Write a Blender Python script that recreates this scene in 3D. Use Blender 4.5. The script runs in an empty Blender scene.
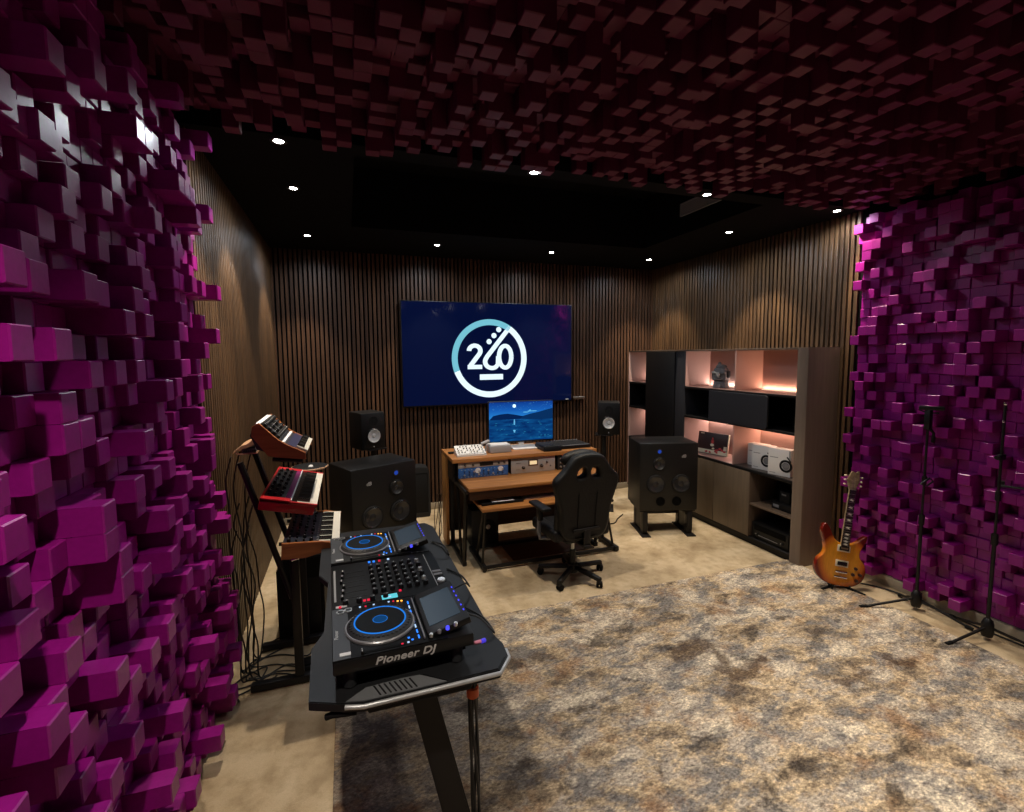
import bpy, bmesh, math, random
from mathutils import Vector, Matrix
R = math.radians
rnd = random.Random(7)
S = bpy.context.scene
COL = S.collection

# ------------------------------------------------------------------ materials
def _nt(name):
    m = bpy.data.materials.new(name); m.use_nodes = True
    nt = m.node_tree
    return m, nt, nt.nodes['Principled BSDF']

def mat(name, col, rough=0.5, metal=0.0, var=0.0, scale=20.0, bump=0.0, stretch=(1, 1, 1), spec=0.5, emit=None, es=0.0, coat=0.0):
    m, nt, b = _nt(name)
    b.inputs['Base Color'].default_value = (*col, 1)
    b.inputs['Roughness'].default_value = rough
    b.inputs['Metallic'].default_value = metal
    b.inputs['Specular IOR Level'].default_value = spec
    if coat: b.inputs['Coat Weight'].default_value = coat
    if emit:
        b.inputs['Emission Color'].default_value = (*emit, 1)
        b.inputs['Emission Strength'].default_value = es
    if var or bump:
        tc = nt.nodes.new('ShaderNodeTexCoord'); mp = nt.nodes.new('ShaderNodeMapping')
        mp.inputs['Scale'].default_value = stretch
        nt.links.new(tc.outputs['Object'], mp.inputs['Vector'])
        nz = nt.nodes.new('ShaderNodeTexNoise'); nz.inputs['Scale'].default_value = scale; nz.inputs['Detail'].default_value = 5
        nt.links.new(mp.outputs['Vector'], nz.inputs['Vector'])
        if var:
            rp = nt.nodes.new('ShaderNodeValToRGB')
            rp.color_ramp.elements[0].position = .3; rp.color_ramp.elements[1].position = .7
            rp.color_ramp.elements[0].color = (*[c * (1 - var) for c in col], 1)
            rp.color_ramp.elements[1].color = (*[min(1, c * (1 + var)) for c in col], 1)
            nt.links.new(nz.outputs['Fac'], rp.inputs['Fac']); nt.links.new(rp.outputs['Color'], b.inputs['Base Color'])
        if bump:
            bp = nt.nodes.new('ShaderNodeBump'); bp.inputs['Strength'].default_value = bump; bp.inputs['Distance'].default_value = .01
            nt.links.new(nz.outputs['Fac'], bp.inputs['Height']); nt.links.new(bp.outputs['Normal'], b.inputs['Normal'])
    return m

def ramp(nt, fac, stops):
    rp = nt.nodes.new('ShaderNodeValToRGB'); cr = rp.color_ramp
    while len(cr.elements) < len(stops): cr.elements.new(.5)
    for e, (p, c) in zip(cr.elements, stops): e.position = p; e.color = (*c, 1)
    nt.links.new(fac, rp.inputs['Fac']); return rp.outputs['Color']

def noise(nt, vec, scale, detail=4, dist=0.0, rough=.5):
    n = nt.nodes.new('ShaderNodeTexNoise'); n.inputs['Scale'].default_value = scale; n.inputs['Detail'].default_value = detail
    n.inputs['Distortion'].default_value = dist; n.inputs['Roughness'].default_value = rough
    nt.links.new(vec, n.inputs['Vector']); return n.outputs['Fac']

def mapping(nt, scale=(1, 1, 1), rot=(0, 0, 0), loc=(0, 0, 0)):
    tc = nt.nodes.new('ShaderNodeTexCoord'); mp = nt.nodes.new('ShaderNodeMapping')
    mp.inputs['Scale'].default_value = scale; mp.inputs['Rotation'].default_value = rot; mp.inputs['Location'].default_value = loc
    nt.links.new(tc.outputs['Object'], mp.inputs['Vector']); return mp.outputs['Vector']

def mix(nt, fac, a, b, mode='MIX'):
    n = nt.nodes.new('ShaderNodeMix'); n.data_type = 'RGBA'; n.blend_type = mode
    if isinstance(fac, float): n.inputs[0].default_value = fac
    else: nt.links.new(fac, n.inputs[0])
    for i, v in ((6, a), (7, b)):
        if isinstance(v, tuple): n.inputs[i].default_value = (*v, 1)
        else: nt.links.new(v, n.inputs[i])
    return n.outputs[2]

def floor_mat():
    m, nt, b = _nt('beige_carpet')
    v = mapping(nt)
    n1 = noise(nt, v, 2.2, 7, .1, .6); n2 = noise(nt, v, 9, 6, .1, .6); n3 = noise(nt, v, 160, 2)
    c1 = ramp(nt, n1, [(.32, (.37, .27, .155)), (.5, (.56, .435, .27)), (.68, (.70, .57, .385))])
    c2 = ramp(nt, n2, [(.3, (.62, .58, .52)), (.55, (1, 1, 1))])
    c = mix(nt, .75, c1, c2, 'MULTIPLY')
    c3 = ramp(nt, n3, [(.3, (.75, .75, .75)), (.7, (1, 1, 1))])
    nt.links.new(mix(nt, .5, c, c3, 'MULTIPLY'), b.inputs['Base Color'])
    b.inputs['Roughness'].default_value = .7; b.inputs['Specular IOR Level'].default_value = .3
    bp = nt.nodes.new('ShaderNodeBump'); bp.inputs['Strength'].default_value = .25; bp.inputs['Distance'].default_value = .004
    nt.links.new(n3, bp.inputs['Height']); nt.links.new(bp.outputs['Normal'], b.inputs['Normal'])
    return m

def rug_mat():
    m, nt, b = _nt('abstract_rug')
    v = mapping(nt, rot=(0, 0, R(-28)), scale=(1, 1.7, 1))
    v0 = mapping(nt, loc=(3.1, 1.7, 0))
    v2 = mapping(nt, loc=(7.3, 2.2, 0), rot=(0, 0, R(-28)), scale=(1, 1.7, 1))
    v3 = mapping(nt, loc=(1.3, 9.2, 0), rot=(0, 0, R(30)), scale=(1, 1.5, 1))
    nb = noise(nt, v, 2.6, 9, 0, .66)
    base = ramp(nt, nb, [(.36, (.13, .105, .085)), (.43, (.34, .265, .18)), (.48, (.58, .46, .31)), (.53, (.40, .35, .30)), (.59, (.66, .58, .46))])
    ng = noise(nt, v2, 3.6, 9, .2, .72)
    grey = ramp(nt, ng, [(.49, (0, 0, 0)), (.59, (.9, .9, .9))])
    c = mix(nt, grey, base, (.19, .185, .185))
    nr = noise(nt, v0, 3.0, 8, .2, .7)
    rust = ramp(nt, nr, [(.54, (0, 0, 0)), (.66, (.7, .7, .7))])
    c = mix(nt, rust, c, (.31, .175, .085))
    nd = noise(nt, v3, 2.8, 9, .4, .68)
    dark = ramp(nt, nd, [(.55, (0, 0, 0)), (.64, (.8, .8, .8))])
    c = mix(nt, dark, c, (.055, .045, .038))
    # worn dark strokes of the pattern
    def mth(op, a_, b_=None, clamp=False):
        n = nt.nodes.new('ShaderNodeMath'); n.operation = op; n.use_clamp = clamp
        for i, q in enumerate((a_, b_)):
            if q is None: continue
            if isinstance(q, (int, float)): n.inputs[i].default_value = q
            else: nt.links.new(q, n.inputs[i])
        return n.outputs[0]
    tcs = nt.nodes.new('ShaderNodeTexCoord'); wn_ = nt.nodes.new('ShaderNodeTexNoise'); wn_.inputs['Scale'].default_value = 6; wn_.inputs['Detail'].default_value = 6
    nt.links.new(tcs.outputs['Object'], wn_.inputs['Vector'])
    wv = nt.nodes.new('ShaderNodeVectorMath'); wv.operation = 'MULTIPLY_ADD'; wv.inputs[1].default_value = (.30, .30, 0); wv.inputs[2].default_value = (-.15, -.15, 0)
    nt.links.new(wn_.outputs['Color'], wv.inputs[0])
    wa = nt.nodes.new('ShaderNodeVectorMath'); wa.operation = 'ADD'; nt.links.new(tcs.outputs['Object'], wa.inputs[0]); nt.links.new(wv.outputs[0], wa.inputs[1])
    sp = nt.nodes.new('ShaderNodeSeparateXYZ'); nt.links.new(wa.outputs[0], sp.inputs[0])
    nw = noise(nt, v3, 7, 6, 0, .7)
    tot = None
    for (ax, ay, bx, by, r_) in ((2.02, 2.49, 2.26, 2.57, .085), (2.28, 2.52, 2.16, 2.22, .08), (2.16, 2.20, 2.50, 2.30, .07), (2.74, 1.93, 3.0, 1.98, .06), (3.27, 2.03, 3.36, 1.96, .05)):
        ax, ay, bx, by = ax - 1.92, ay - 1.14, bx - 1.92, by - 1.14
        dx, dy = bx - ax, by - ay; L2 = dx * dx + dy * dy
        px = mth('SUBTRACT', sp.outputs['X'], ax); py = mth('SUBTRACT', sp.outputs['Y'], ay)
        h = mth('DIVIDE', mth('ADD', mth('MULTIPLY', px, dx), mth('MULTIPLY', py, dy)), L2, True)
        ex = mth('SUBTRACT', px, mth('MULTIPLY', h, dx)); ey = mth('SUBTRACT', py, mth('MULTIPLY', h, dy))
        d = mth('SQRT', mth('ADD', mth('MULTIPLY', ex, ex), mth('MULTIPLY', ey, ey)))
        k = mth('SUBTRACT', 1.0, mth('DIVIDE', d, r_), True)
        tot = k if tot is None else mth('MAXIMUM', tot, k)
    st = mth('MULTIPLY', mth('MULTIPLY', tot, 2.2), mth('MULTIPLY', mth('SUBTRACT', nw, .25), 3.0), True)
    c = mix(nt, mth('MULTIPLY', st, .75, True), c, (.075, .045, .03))
    nf = noise(nt, v2, 50, 8, 0, .8)
    c = mix(nt, 1.0, c, ramp(nt, nf, [(.38, (.34, .32, .31)), (.46, (.78, .76, .74)), (.54, (1.1, 1.08, 1.04)), (.62, (1.8, 1.75, 1.6))]), 'MULTIPLY')
    # colour grows darker and browner towards the rug's left side
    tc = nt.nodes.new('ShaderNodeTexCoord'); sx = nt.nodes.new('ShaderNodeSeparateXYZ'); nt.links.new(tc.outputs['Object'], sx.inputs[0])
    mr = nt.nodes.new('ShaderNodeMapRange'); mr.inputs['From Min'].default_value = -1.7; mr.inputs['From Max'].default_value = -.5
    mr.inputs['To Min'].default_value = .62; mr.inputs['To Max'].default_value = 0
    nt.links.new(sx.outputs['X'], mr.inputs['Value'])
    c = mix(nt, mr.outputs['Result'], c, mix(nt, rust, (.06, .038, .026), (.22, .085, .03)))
    nt.links.new(c, b.inputs['Base Color']); b.inputs['Roughness'].default_value = .9; b.inputs['Specular IOR Level'].default_value = .12
    bp = nt.nodes.new('ShaderNodeBump'); bp.inputs['Strength'].default_value = .35; bp.inputs['Distance'].default_value = .006
    nt.links.new(nf, bp.inputs['Height']); nt.links.new(bp.outputs['Normal'], b.inputs['Normal'])
    return m

def wood_mat(name, a, bcol, rough=.45, grain='Z', scale=5.0, spec=.4, per_slat=None):
    m, nt, b = _nt(name)
    st = {'Z': (8, 8, .5), 'X': (.5, 8, 8), 'Y': (8, .5, 8)}[grain]
    v = mapping(nt, scale=st)
    n = noise(nt, v, scale, 6, .6, .6)
    c = ramp(nt, n, [(.3, a), (.7, bcol)])
    if per_slat:
        tc = nt.nodes.new('ShaderNodeTexCoord'); sx = nt.nodes.new('ShaderNodeSeparateXYZ'); nt.links.new(tc.outputs['Object'], sx.inputs[0])
        q = nt.nodes.new('ShaderNodeMath'); q.operation = 'DIVIDE'; q.inputs[1].default_value = .051
        nt.links.new(sx.outputs[per_slat], q.inputs[0])
        f = nt.nodes.new('ShaderNodeMath'); f.operation = 'FLOOR'; nt.links.new(q.outputs[0], f.inputs[0])
        wn = nt.nodes.new('ShaderNodeTexWhiteNoise'); wn.noise_dimensions = '1D'; nt.links.new(f.outputs[0], wn.inputs['W'])
        c2 = ramp(nt, wn.outputs['Value'], [(0, (.72, .70, .70)), (.5, (1, 1, 1)), (1, (1.15, 1.08, 1))])
        c = mix(nt, 1.0, c, c2, 'MULTIPLY')
    nt.links.new(c, b.inputs['Base Color']); b.inputs['Roughness'].default_value = rough; b.inputs['Specular IOR Level'].default_value = spec
    return m

def emis(name, col, s):
    m = bpy.data.materials.new(name); m.use_nodes = True; nt = m.node_tree; nt.nodes.clear()
    e = nt.nodes.new('ShaderNodeEmission'); e.inputs['Color'].default_value = (*col, 1); e.inputs['Strength'].default_value = s
    o = nt.nodes.new('ShaderNodeOutputMaterial'); nt.links.new(e.outputs[0], o.inputs[0]); return m

M = dict(
    floor=floor_mat(), rug=rug_mat(),
    slat_back=wood_mat('walnut_slats_back', (.042, .020, .011), (.108, .055, .029), .45, 'Z', 5, .4, 'X'),
    slat_side=wood_mat('walnut_slats_side', (.050, .027, .013), (.130, .073, .034), .45, 'Z', 5, .4, 'Y'),
    felt=mat('black_felt', (.002, .0015, .0015), .95, spec=.1),
    black_ceiling=mat('black_ceiling_paint', (.0016, .0016, .0018), .85, spec=.12),
    rear=mat('dark_rear_wall', (.02, .01, .02), .8),
    foam_purple=mat('purple_blocks', (.255, .005, .185), .34, var=.08, scale=60, bump=.03, spec=.45),
    foam_burgundy=mat('burgundy_blocks', (.105, .009, .038), .5, var=.08, scale=60, bump=.04, spec=.4),
    baseboard=mat('pale_stone_baseboard', (.36, .31, .23), .5, var=.1, scale=6),
    black=mat('black_plastic', (.004, .004, .0045), .45, spec=.35),
    blackm=mat('matt_black', (.005, .005, .0055), .7, spec=.25),
    steel=mat('black_powder_steel', (.007, .006, .006), .45, .0, spec=.35),
    grey_plastic=mat('dark_grey_plastic', (.018, .019, .021), .5, spec=.35),
    grey=mat('grey_plastic', (.16, .16, .17), .5),
    rubber=mat('rubber', (.005, .005, .005), .8, spec=.2),
    chrome=mat('chrome', (.75, .75, .76), .15, 1.0),
    silver=mat('silver_metal', (.55, .56, .60), .5, .15),
    white=mat('white_plastic', (.75, .74, .72), .4),
    key_white=mat('white_keys', (.72, .70, .62), .3),
    key_black=mat('black_keys', (.01, .01, .01), .25),
    cone=mat('white_cone', (.62, .62, .60), .6),
    cone_mid=mat('gloss_cone', (.03, .03, .032), .22, .3), cone_dark=mat('dark_cone', (.012, .012, .013), .4),
    speaker=mat('speaker_cabinet', (.0055, .0052, .005), .42, spec=.35),
    leather=mat('black_leather', (.0045, .005, .0055), .5, bump=.2, scale=60, spec=.3),
    seat_fabric=mat('black_seat_fabric', (.005, .005, .006), .8, spec=.2),
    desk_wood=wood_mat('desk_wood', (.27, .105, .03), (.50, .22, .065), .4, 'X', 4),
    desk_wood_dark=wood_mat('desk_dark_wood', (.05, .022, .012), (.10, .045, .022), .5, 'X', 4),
    desk_side=wood_mat('desk_side_wood', (.36, .15, .035), (.50, .24, .07), .45, 'Z', 4),
    synth_wood=wood_mat('synth_cheek_wood', (.25, .075, .022), (.42, .15, .045), .38, 'X', 6),
    rim_wood=mat('pale_wood_edge', (.55, .33, .2), .4),
    red=mat('red_enamel', (.50, .012, .018), .32, spec=.6),
    panel_grey=mat('synth_panel', (.03, .03, .038), .4, .2),
    shelf_dark=wood_mat('shelf_taupe', (.095, .066, .048), (.125, .09, .064), .38, 'Z', 5),
    shelf_black=mat('shelf_black', (.004, .0035, .004), .5, spec=.3),
    shelf_grey=mat('shelf_charcoal_door', (.018, .018, .022), .5),
    niche=mat('niche_rose_lacquer', (.50, .32, .28), .5),
    door_taupe=wood_mat('door_bronze', (.11, .082, .055), (.145, .108, .074), .38, 'Z', 4),
    navy=mat('tv_dark_glass', (.002, .003, .008), .08, spec=.5, emit=(.0012, .006, .055), es=.42),
    logo_white=emis('logo_white', (.74, .90, 1.0), 1.0),
    logo_cyan=emis('logo_cyan', (.18, .55, .68), .85),
    orange=mat('orange_strap', (.75, .13, .02), .5),
    port_black=mat('port_black', (.0008, .0008, .0008), .7, spec=.1), paper=mat('paper_white', (.75, .76, .78), .6),
    cable=mat('black_cable', (.008, .008, .008), .5),
    cable_brown=mat('brown_cable', (.05, .03, .02), .5),
    led_blue=emis('led_blue', (.03, .22, 1.0), 1.3),
    led_ring=emis('led_ring_blue', (.02, .22, .8), .8),
    led_violet=emis('led_violet', (.08, .08, 1.0), 1.0),
    led_white=emis('led_white', (.5, .7, 1.0), .9),
    led_orange=emis('led_orange', (1.0, .42, .06), 2.0),
    led_red=emis('led_red', (1.0, .03, .08), .7),
    led_green=emis('led_green', (.1, 1.0, .25), .8),
    lcd=emis('lcd_cyan', (.12, .62, .72), .9),
    jog_disp=emis('jog_display', (.01, .07, .22), .6),
    screen_glass=mat('player_screen', (.008, .012, .018), .35, spec=.3, emit=(.02, .06, .10), es=.25),
    print_white=mat('printed_white', (.6, .6, .6), .6),
    print_grey=mat('printed_grey', (.28, .28, .28), .6),
    table=mat('table_carbon', (.008, .0085, .0095), .45, spec=.3, var=.2, scale=140),
    table_plate=mat('table_grey_plate', (.10, .105, .11), .45),
    table_edge=mat('table_silver_edge', (.42, .43, .44), .35, .5),
    blue_rack=mat('blue_rack_face', (.03, .12, .38), .35, var=.25, scale=60),
    silver_rack=mat('silver_rack_face', (.46, .46, .46), .35, .4),
    vu=mat('vu_meter', (.7, .6, .4), .4, emit=(1, .75, .4), es=.5),
    concrete=mat('grey_stone', (.16, .16, .165), .75, var=.3, scale=25, bump=.5),
    photo_dark=mat('photo_dark', (.045, .02, .02), .35),
    photo_red=mat('photo_red', (.55, .05, .05), .5, var=.5, scale=60),
    silver_knob=mat('knob_silver', (.5, .5, .5), .3, .7),
    lamp=emis('downlight_lens', (1.0, .95, .9), 60.0),
    trim=mat('black_trim_ring', (.01, .01, .01), .4),
    vent=mat('vent_grey', (.22, .22, .23), .5),
    maple=mat('maple', (.55, .35, .16), .4),
    fret=mat('rosewood_board', (.014, .008, .006), .4),
    inlay=mat('pearl_inlay', (.85, .85, .75), .3),
    ivory=mat('ivory_trim', (.75, .68, .5), .4),
)
def led_strip_mat():
    return emis('led_strip', (1.0, .68, .5), 1.6)
M['led_strip'] = led_strip_mat()

def sunburst():
    m, nt, b = _nt('amber_sunburst')
    tc = nt.nodes.new('ShaderNodeTexCoord')
    sx = nt.nodes.new('ShaderNodeSeparateXYZ'); nt.links.new(tc.outputs['Object'], sx.inputs[0])
    # distance from body centre in body coordinates (x across, z along)
    def mth(op, a, b_):
        n = nt.nodes.new('ShaderNodeMath'); n.operation = op
        for i, v in enumerate((a, b_)):
            if v is None: continue
            if isinstance(v, (int, float)): n.inputs[i].default_value = v
            else: nt.links.new(v, n.inputs[i])
        return n.outputs[0]
    dx = mth('DIVIDE', sx.outputs['X'], .175); dz = mth('DIVIDE', mth('SUBTRACT', sx.outputs['Z'], .185), .212)
    r = mth('SQRT', mth('ADD', mth('MULTIPLY', dx, dx), mth('MULTIPLY', dz, dz)), None)
    v = mapping(nt, scale=(30, 4, 6)); nz = noise(nt, v, 3, 3, .5)
    c = ramp(nt, r, [(.62, (.80, .33, .02)), (.86, (.60, .14, .012)), (1.03, (.15, .010, .004))])
    c = mix(nt, .4, c, ramp(nt, nz, [(.3, (.7, .7, .7)), (.7, (1.1, 1.1, 1.1))]), 'MULTIPLY')
    nt.links.new(c, b.inputs['Base Color']); b.inputs['Roughness'].default_value = .22; b.inputs['Coat Weight'].default_value = .5
    return m
M['sunburst'] = sunburst(); M['head_wood'] = mat('figured_head', (.30, .22, .13), .4, var=.5, scale=40)

# ------------------------------------------------------------------ mesh builder
class MB:
    def __init__(self): self.me = []; self.mats = []
    def _add(self, bm, m, T=None):
        if m not in self.mats: self.mats.append(m)
        i = self.mats.index(m)
        for f in bm.faces: f.material_index = i
        if T is not None: bm.transform(T)
        self.me.append(bm)
        return self
    def box(self, x0, x1, y0, y1, z0, z1, m, bev=0.0, T=None, seg=2, taper=None):
        bm = bmesh.new(); bmesh.ops.create_cube(bm, size=1)
        for v in bm.verts:
            k = v.co.copy()
            v.co = Vector((x0 + (k.x + .5) * (x1 - x0), y0 + (k.y + .5) * (y1 - y0), z0 + (k.z + .5) * (z1 - z0)))
            if taper and k.z > 0:
                cx, cy = (x0 + x1) / 2, (y0 + y1) / 2
                v.co.x = cx + (v.co.x - cx) * taper[0]; v.co.y = cy + (v.co.y - cy) * taper[1]
        if bev: bmesh.ops.bevel(bm, geom=bm.edges[:], offset=bev, segments=seg, affect='EDGES', profile=.5)
        return self._add(bm, m, T)
    def cyl(self, p0, p1, r, m, r1=None, n=16, T=None, bev=0.0):
        p0, p1 = Vector(p0), Vector(p1); d = p1 - p0; L = d.length
        bm = bmesh.new(); bmesh.ops.create_cone(bm, cap_ends=True, segments=n, radius1=r, radius2=r if r1 is None else r1, depth=L)
        if bev:
            es = [e for e in bm.edges if abs(e.verts[0].co.z - e.verts[1].co.z) < 1e-6]
            bmesh.ops.bevel(bm, geom=es, offset=bev, segments=2, affect='EDGES')
        q = d.to_track_quat('Z', 'Y').to_matrix().to_4x4()
        bm.transform(Matrix.Translation((p0 + p1) / 2) @ q)
        return self._add(bm, m, T)
    def lathe(self, prof, m, T=None, n=32):
        bm = bmesh.new(); rings = []
        for r, h in prof:
            if r < 1e-6: rings.append([bm.verts.new((0, 0, h))])
            else: rings.append([bm.verts.new((r * math.cos(2 * math.pi * i / n), r * math.sin(2 * math.pi * i / n), h)) for i in range(n)])
        for a, b in zip(rings, rings[1:]):
            if len(a) == 1 and len(b) == 1: continue
            for i in range(n):
                j = (i + 1) % n
                if len(a) == 1: bm.faces.new((a[0], b[j], b[i]))
                elif len(b) == 1: bm.faces.new((a[i], a[j], b[0]))
                else: bm.faces.new((a[i], a[j], b[j], b[i]))
        bmesh.ops.recalc_face_normals(bm, faces=bm.faces[:])
        return self._add(bm, m, T)
    def tube(self, pts, r, m, n=8, T=None, r1=None):
        pts = [Vector(p) for p in pts]; bm = bmesh.new(); rings = []
        up = Vector((0, 0, 1)); prev = None
        for k, p in enumerate(pts):
            t = (pts[min(k + 1, len(pts) - 1)] - pts[max(k - 1, 0)]).normalized()
            if prev is None:
                a = t.cross(up)
                if a.length < 1e-3: a = t.cross(Vector((1, 0, 0)))
            else: a = prev - t * prev.dot(t)
            a.normalize(); prev = a; b = t.cross(a)
            rr = r if r1 is None else r + (r1 - r) * k / (len(pts) - 1)
            rings.append([bm.verts.new(p + (a * math.cos(2 * math.pi * i / n) + b * math.sin(2 * math.pi * i / n)) * rr) for i in range(n)])
        for a, b in zip(rings, rings[1:]):
            for i in range(n): bm.faces.new((a[i], a[(i + 1) % n], b[(i + 1) % n], b[i]))
        bm.faces.new(rings[0][::-1]); bm.faces.new(rings[-1])
        bmesh.ops.recalc_face_normals(bm, faces=bm.faces[:])
        return self._add(bm, m, T)
    def prism(self, pts, h0, h1, m, T=None, bev=0.0, seg=2):
        """closed polygon pts (x,y) extruded from z=h0 to z=h1"""
        bm = bmesh.new()
        a = [bm.verts.new((x, y, h0)) for x, y in pts]; b = [bm.verts.new((x, y, h1)) for x, y in pts]
        bm.faces.new(a[::-1]); bm.faces.new(b)
        for i in range(len(pts)):
            j = (i + 1) % len(pts); bm.faces.new((a[i], a[j], b[j], b[i]))
        bmesh.ops.recalc_face_normals(bm, faces=bm.faces[:])
        if bev:
            es = [e for e in bm.edges if abs(e.verts[0].co.z - e.verts[1].co.z) < 1e-6]
            bmesh.ops.bevel(bm, geom=es, offset=bev, segments=seg, affect='EDGES')
        return self._add(bm, m, T)
    def ball(self, c, r, m, s=(1, 1, 1), T=None, n=16):
        bm = bmesh.new(); bmesh.ops.create_uvsphere(bm, u_segments=n, v_segments=n // 2 + 2, radius=1)
        bm.transform(Matrix.Translation(Vector(c)) @ Matrix.Diagonal((r * s[0], r * s[1], r * s[2], 1)))
        return self._add(bm, m, T)
    def mesh(self, me, m, T=None):
        bm = bmesh.new(); bm.from_mesh(me); return self._add(bm, m, T)
    def data(self, name, ang=38):
        out = bmesh.new()
        for bm in self.me:
            t = bpy.data.meshes.new('t'); bm.to_mesh(t); bm.free(); out.from_mesh(t); bpy.data.meshes.remove(t)
        me = bpy.data.meshes.new(name); out.to_mesh(me); out.free()
        for m in self.mats: me.materials.append(M[m])
        for p in me.polygons: p.use_smooth = True
        me.set_sharp_from_angle(angle=R(ang)); self.me = []
        return me
    def build(self, name, parent=None, label=None, T=None, ang=38):
        me = self.data(name, ang)
        if T is not None: me.transform(T)
        o = bpy.data.objects.new(name, me); COL.objects.link(o)
        if parent is not None: o.parent = parent
        if label: o['label'] = label
        return o

def thing(name, label, cat, loc=(0, 0, 0), rz=0.0, group=None, rot=None):
    o = bpy.data.objects.new(name, None); COL.objects.link(o); o.empty_display_size = .1
    o.location = loc; o.rotation_euler = rot if rot else (0, 0, rz)
    o['label'] = label; o['category'] = cat
    if group: o['group'] = group
    return o
def tag(o, label, cat, group=None):
    o['label'] = label; o['category'] = cat
    if group: o['group'] = group
    return o
def struct(o): o['kind'] = 'structure'; return o
def copypart(src, parent, loc, rot=None, name=None):
    o = src.copy(); COL.objects.link(o); o.parent = parent; o.location = loc
    if rot: o.rotation_euler = rot
    return o
def shape(name, outlines, depth, bev=0.0, res=8):
    """filled 2D outline(s) with holes -> mesh centred on z=0, thickness depth"""
    cu = bpy.data.curves.new(name, 'CURVE'); cu.dimensions = '2D'; cu.fill_mode = 'BOTH'
    cu.extrude = max(depth / 2 - bev, 0); cu.bevel_depth = bev; cu.bevel_resolution = 2; cu.offset = -bev if bev else 0
    for pts in outlines:
        sp = cu.splines.new('POLY'); sp.points.add(len(pts) - 1); sp.use_cyclic_u = True
        for p, (x, y) in zip(sp.points, pts): p.co = (x, y, 0, 1)
    ob = bpy.data.objects.new('tmp', cu)
    me = bpy.data.meshes.new_from_object(ob); bpy.data.objects.remove(ob)
    return me
def smooth_loop(pts, n=6):
    out = []; L = len(pts)
    for i in range(L):
        p0, p1, p2, p3 = [Vector(pts[(i + k) % L]) for k in (-1, 0, 1, 2)]
        for s in range(n):
            t = s / n
            out.append(tuple(.5 * ((2 * p1) + (-p0 + p2) * t + (2 * p0 - 5 * p1 + 4 * p2 - p3) * t * t + (-p0 + 3 * p1 - 3 * p2 + p3) * t ** 3)))
    return out
def smooth_path(pts, n=6):
    P = [Vector(p) for p in pts]; P = [P[0]] + P + [P[-1]]; out = []
    for i in range(1, len(P) - 2):
        p0, p1, p2, p3 = P[i - 1:i + 3]
        for s in range(n):
            t = s / n
            out.append(.5 * ((2 * p1) + (-p0 + p2) * t + (2 * p0 - 5 * p1 + 4 * p2 - p3) * t * t + (-p0 + 3 * p1 - 3 * p2 + p3) * t ** 3))
    out.append(P[-2]); return out
def text(body, size, m, parent, T, name='lettering', ext=.0008, shear=0.0, bold=0.0, space=1.0):
    cu = bpy.data.curves.new(name, 'FONT'); cu.body = body; cu.size = size; cu.extrude = ext; cu.shear = shear; cu.offset = bold
    cu.space_character = space; cu.align_x = 'CENTER'; cu.align_y = 'CENTER'
    ob = bpy.data.objects.new('tmp', cu); me = bpy.data.meshes.new_from_object(ob); bpy.data.objects.remove(ob)
    me.transform(T); me.materials.clear(); me.materials.append(M[m]); me.name = name
    o = bpy.data.objects.new(name, me); COL.objects.link(o); o.parent = parent; return o
TR = Matrix.Translation
def RX(a): return Matrix.Rotation(R(a), 4, 'X')
def RY(a): return Matrix.Rotation(R(a), 4, 'Y')
def RZ(a): return Matrix.Rotation(R(a), 4, 'Z')

# ------------------------------------------------------------------ room
XL, XR, YB, YF, ZS, ZF = -.80, 4.345, 6.18, -1.6, 3.24, 3.37
YE = 3.10          # where foam meets the slatted part
struct(MB().box(XL - .2, XR + .2, YF - .2, YB + .2, -.12, 0, 'floor').build('floor'))
struct(MB().box(XL - .15, XL, YF, YB + .15, 0, 3.9, 'felt').build('wall_left'))
struct(MB().box(XR, XR + .15, YF, YB + .15, 0, 3.9, 'felt').build('wall_right'))
struct(MB().box(XL - .15, XR + .15, YB, YB + .15, 0, 3.9, 'felt').build('wall_back'))
struct(MB().box(XL - .15, XR + .15, YF - .15, YF, 0, 3.9, 'rear').build('wall_rear'))
# slat cladding: one surface pattern per wall
def slats(name, wall, axis, a0, a1, z0, z1, face, depth, m):
    b = MB(); w = .031; a = a0 + .01
    while a + w < a1:
        if axis == 'X': b.box(a, a + w, face - depth, face, z0, z1, m, .0015, seg=1)
        elif face < 0: b.box(face, face + depth, a, a + w, z0, z1, m, .0015, seg=1)
        else: b.box(face - depth, face, a, a + w, z0, z1, m, .0015, seg=1)
        a += .051
    o = b.build(name, wall); return struct(o)
wb, wl, wr = bpy.data.objects['wall_back'], bpy.data.objects['wall_left'], bpy.data.objects['wall_right']
slats('wood_slats', wb, 'X', XL, XR, .08, ZS, YB, .022, 'slat_back')
slats('wood_slats', wl, 'Y', YE, YB, .0, ZS, XL, .022, 'slat_side')
slats('wood_slats', wr, 'Y', YE, YB, .08, ZS, XR, .022, 'slat_side')
struct(MB().box(XL, XR, YB - .03, YB, 0, .085, 'baseboard', .004).build('baseboard_back'))
struct(MB().box(XR - .035, XR, YF, YE, 0, .085, 'baseboard', .004).build('baseboard_right'))
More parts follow.
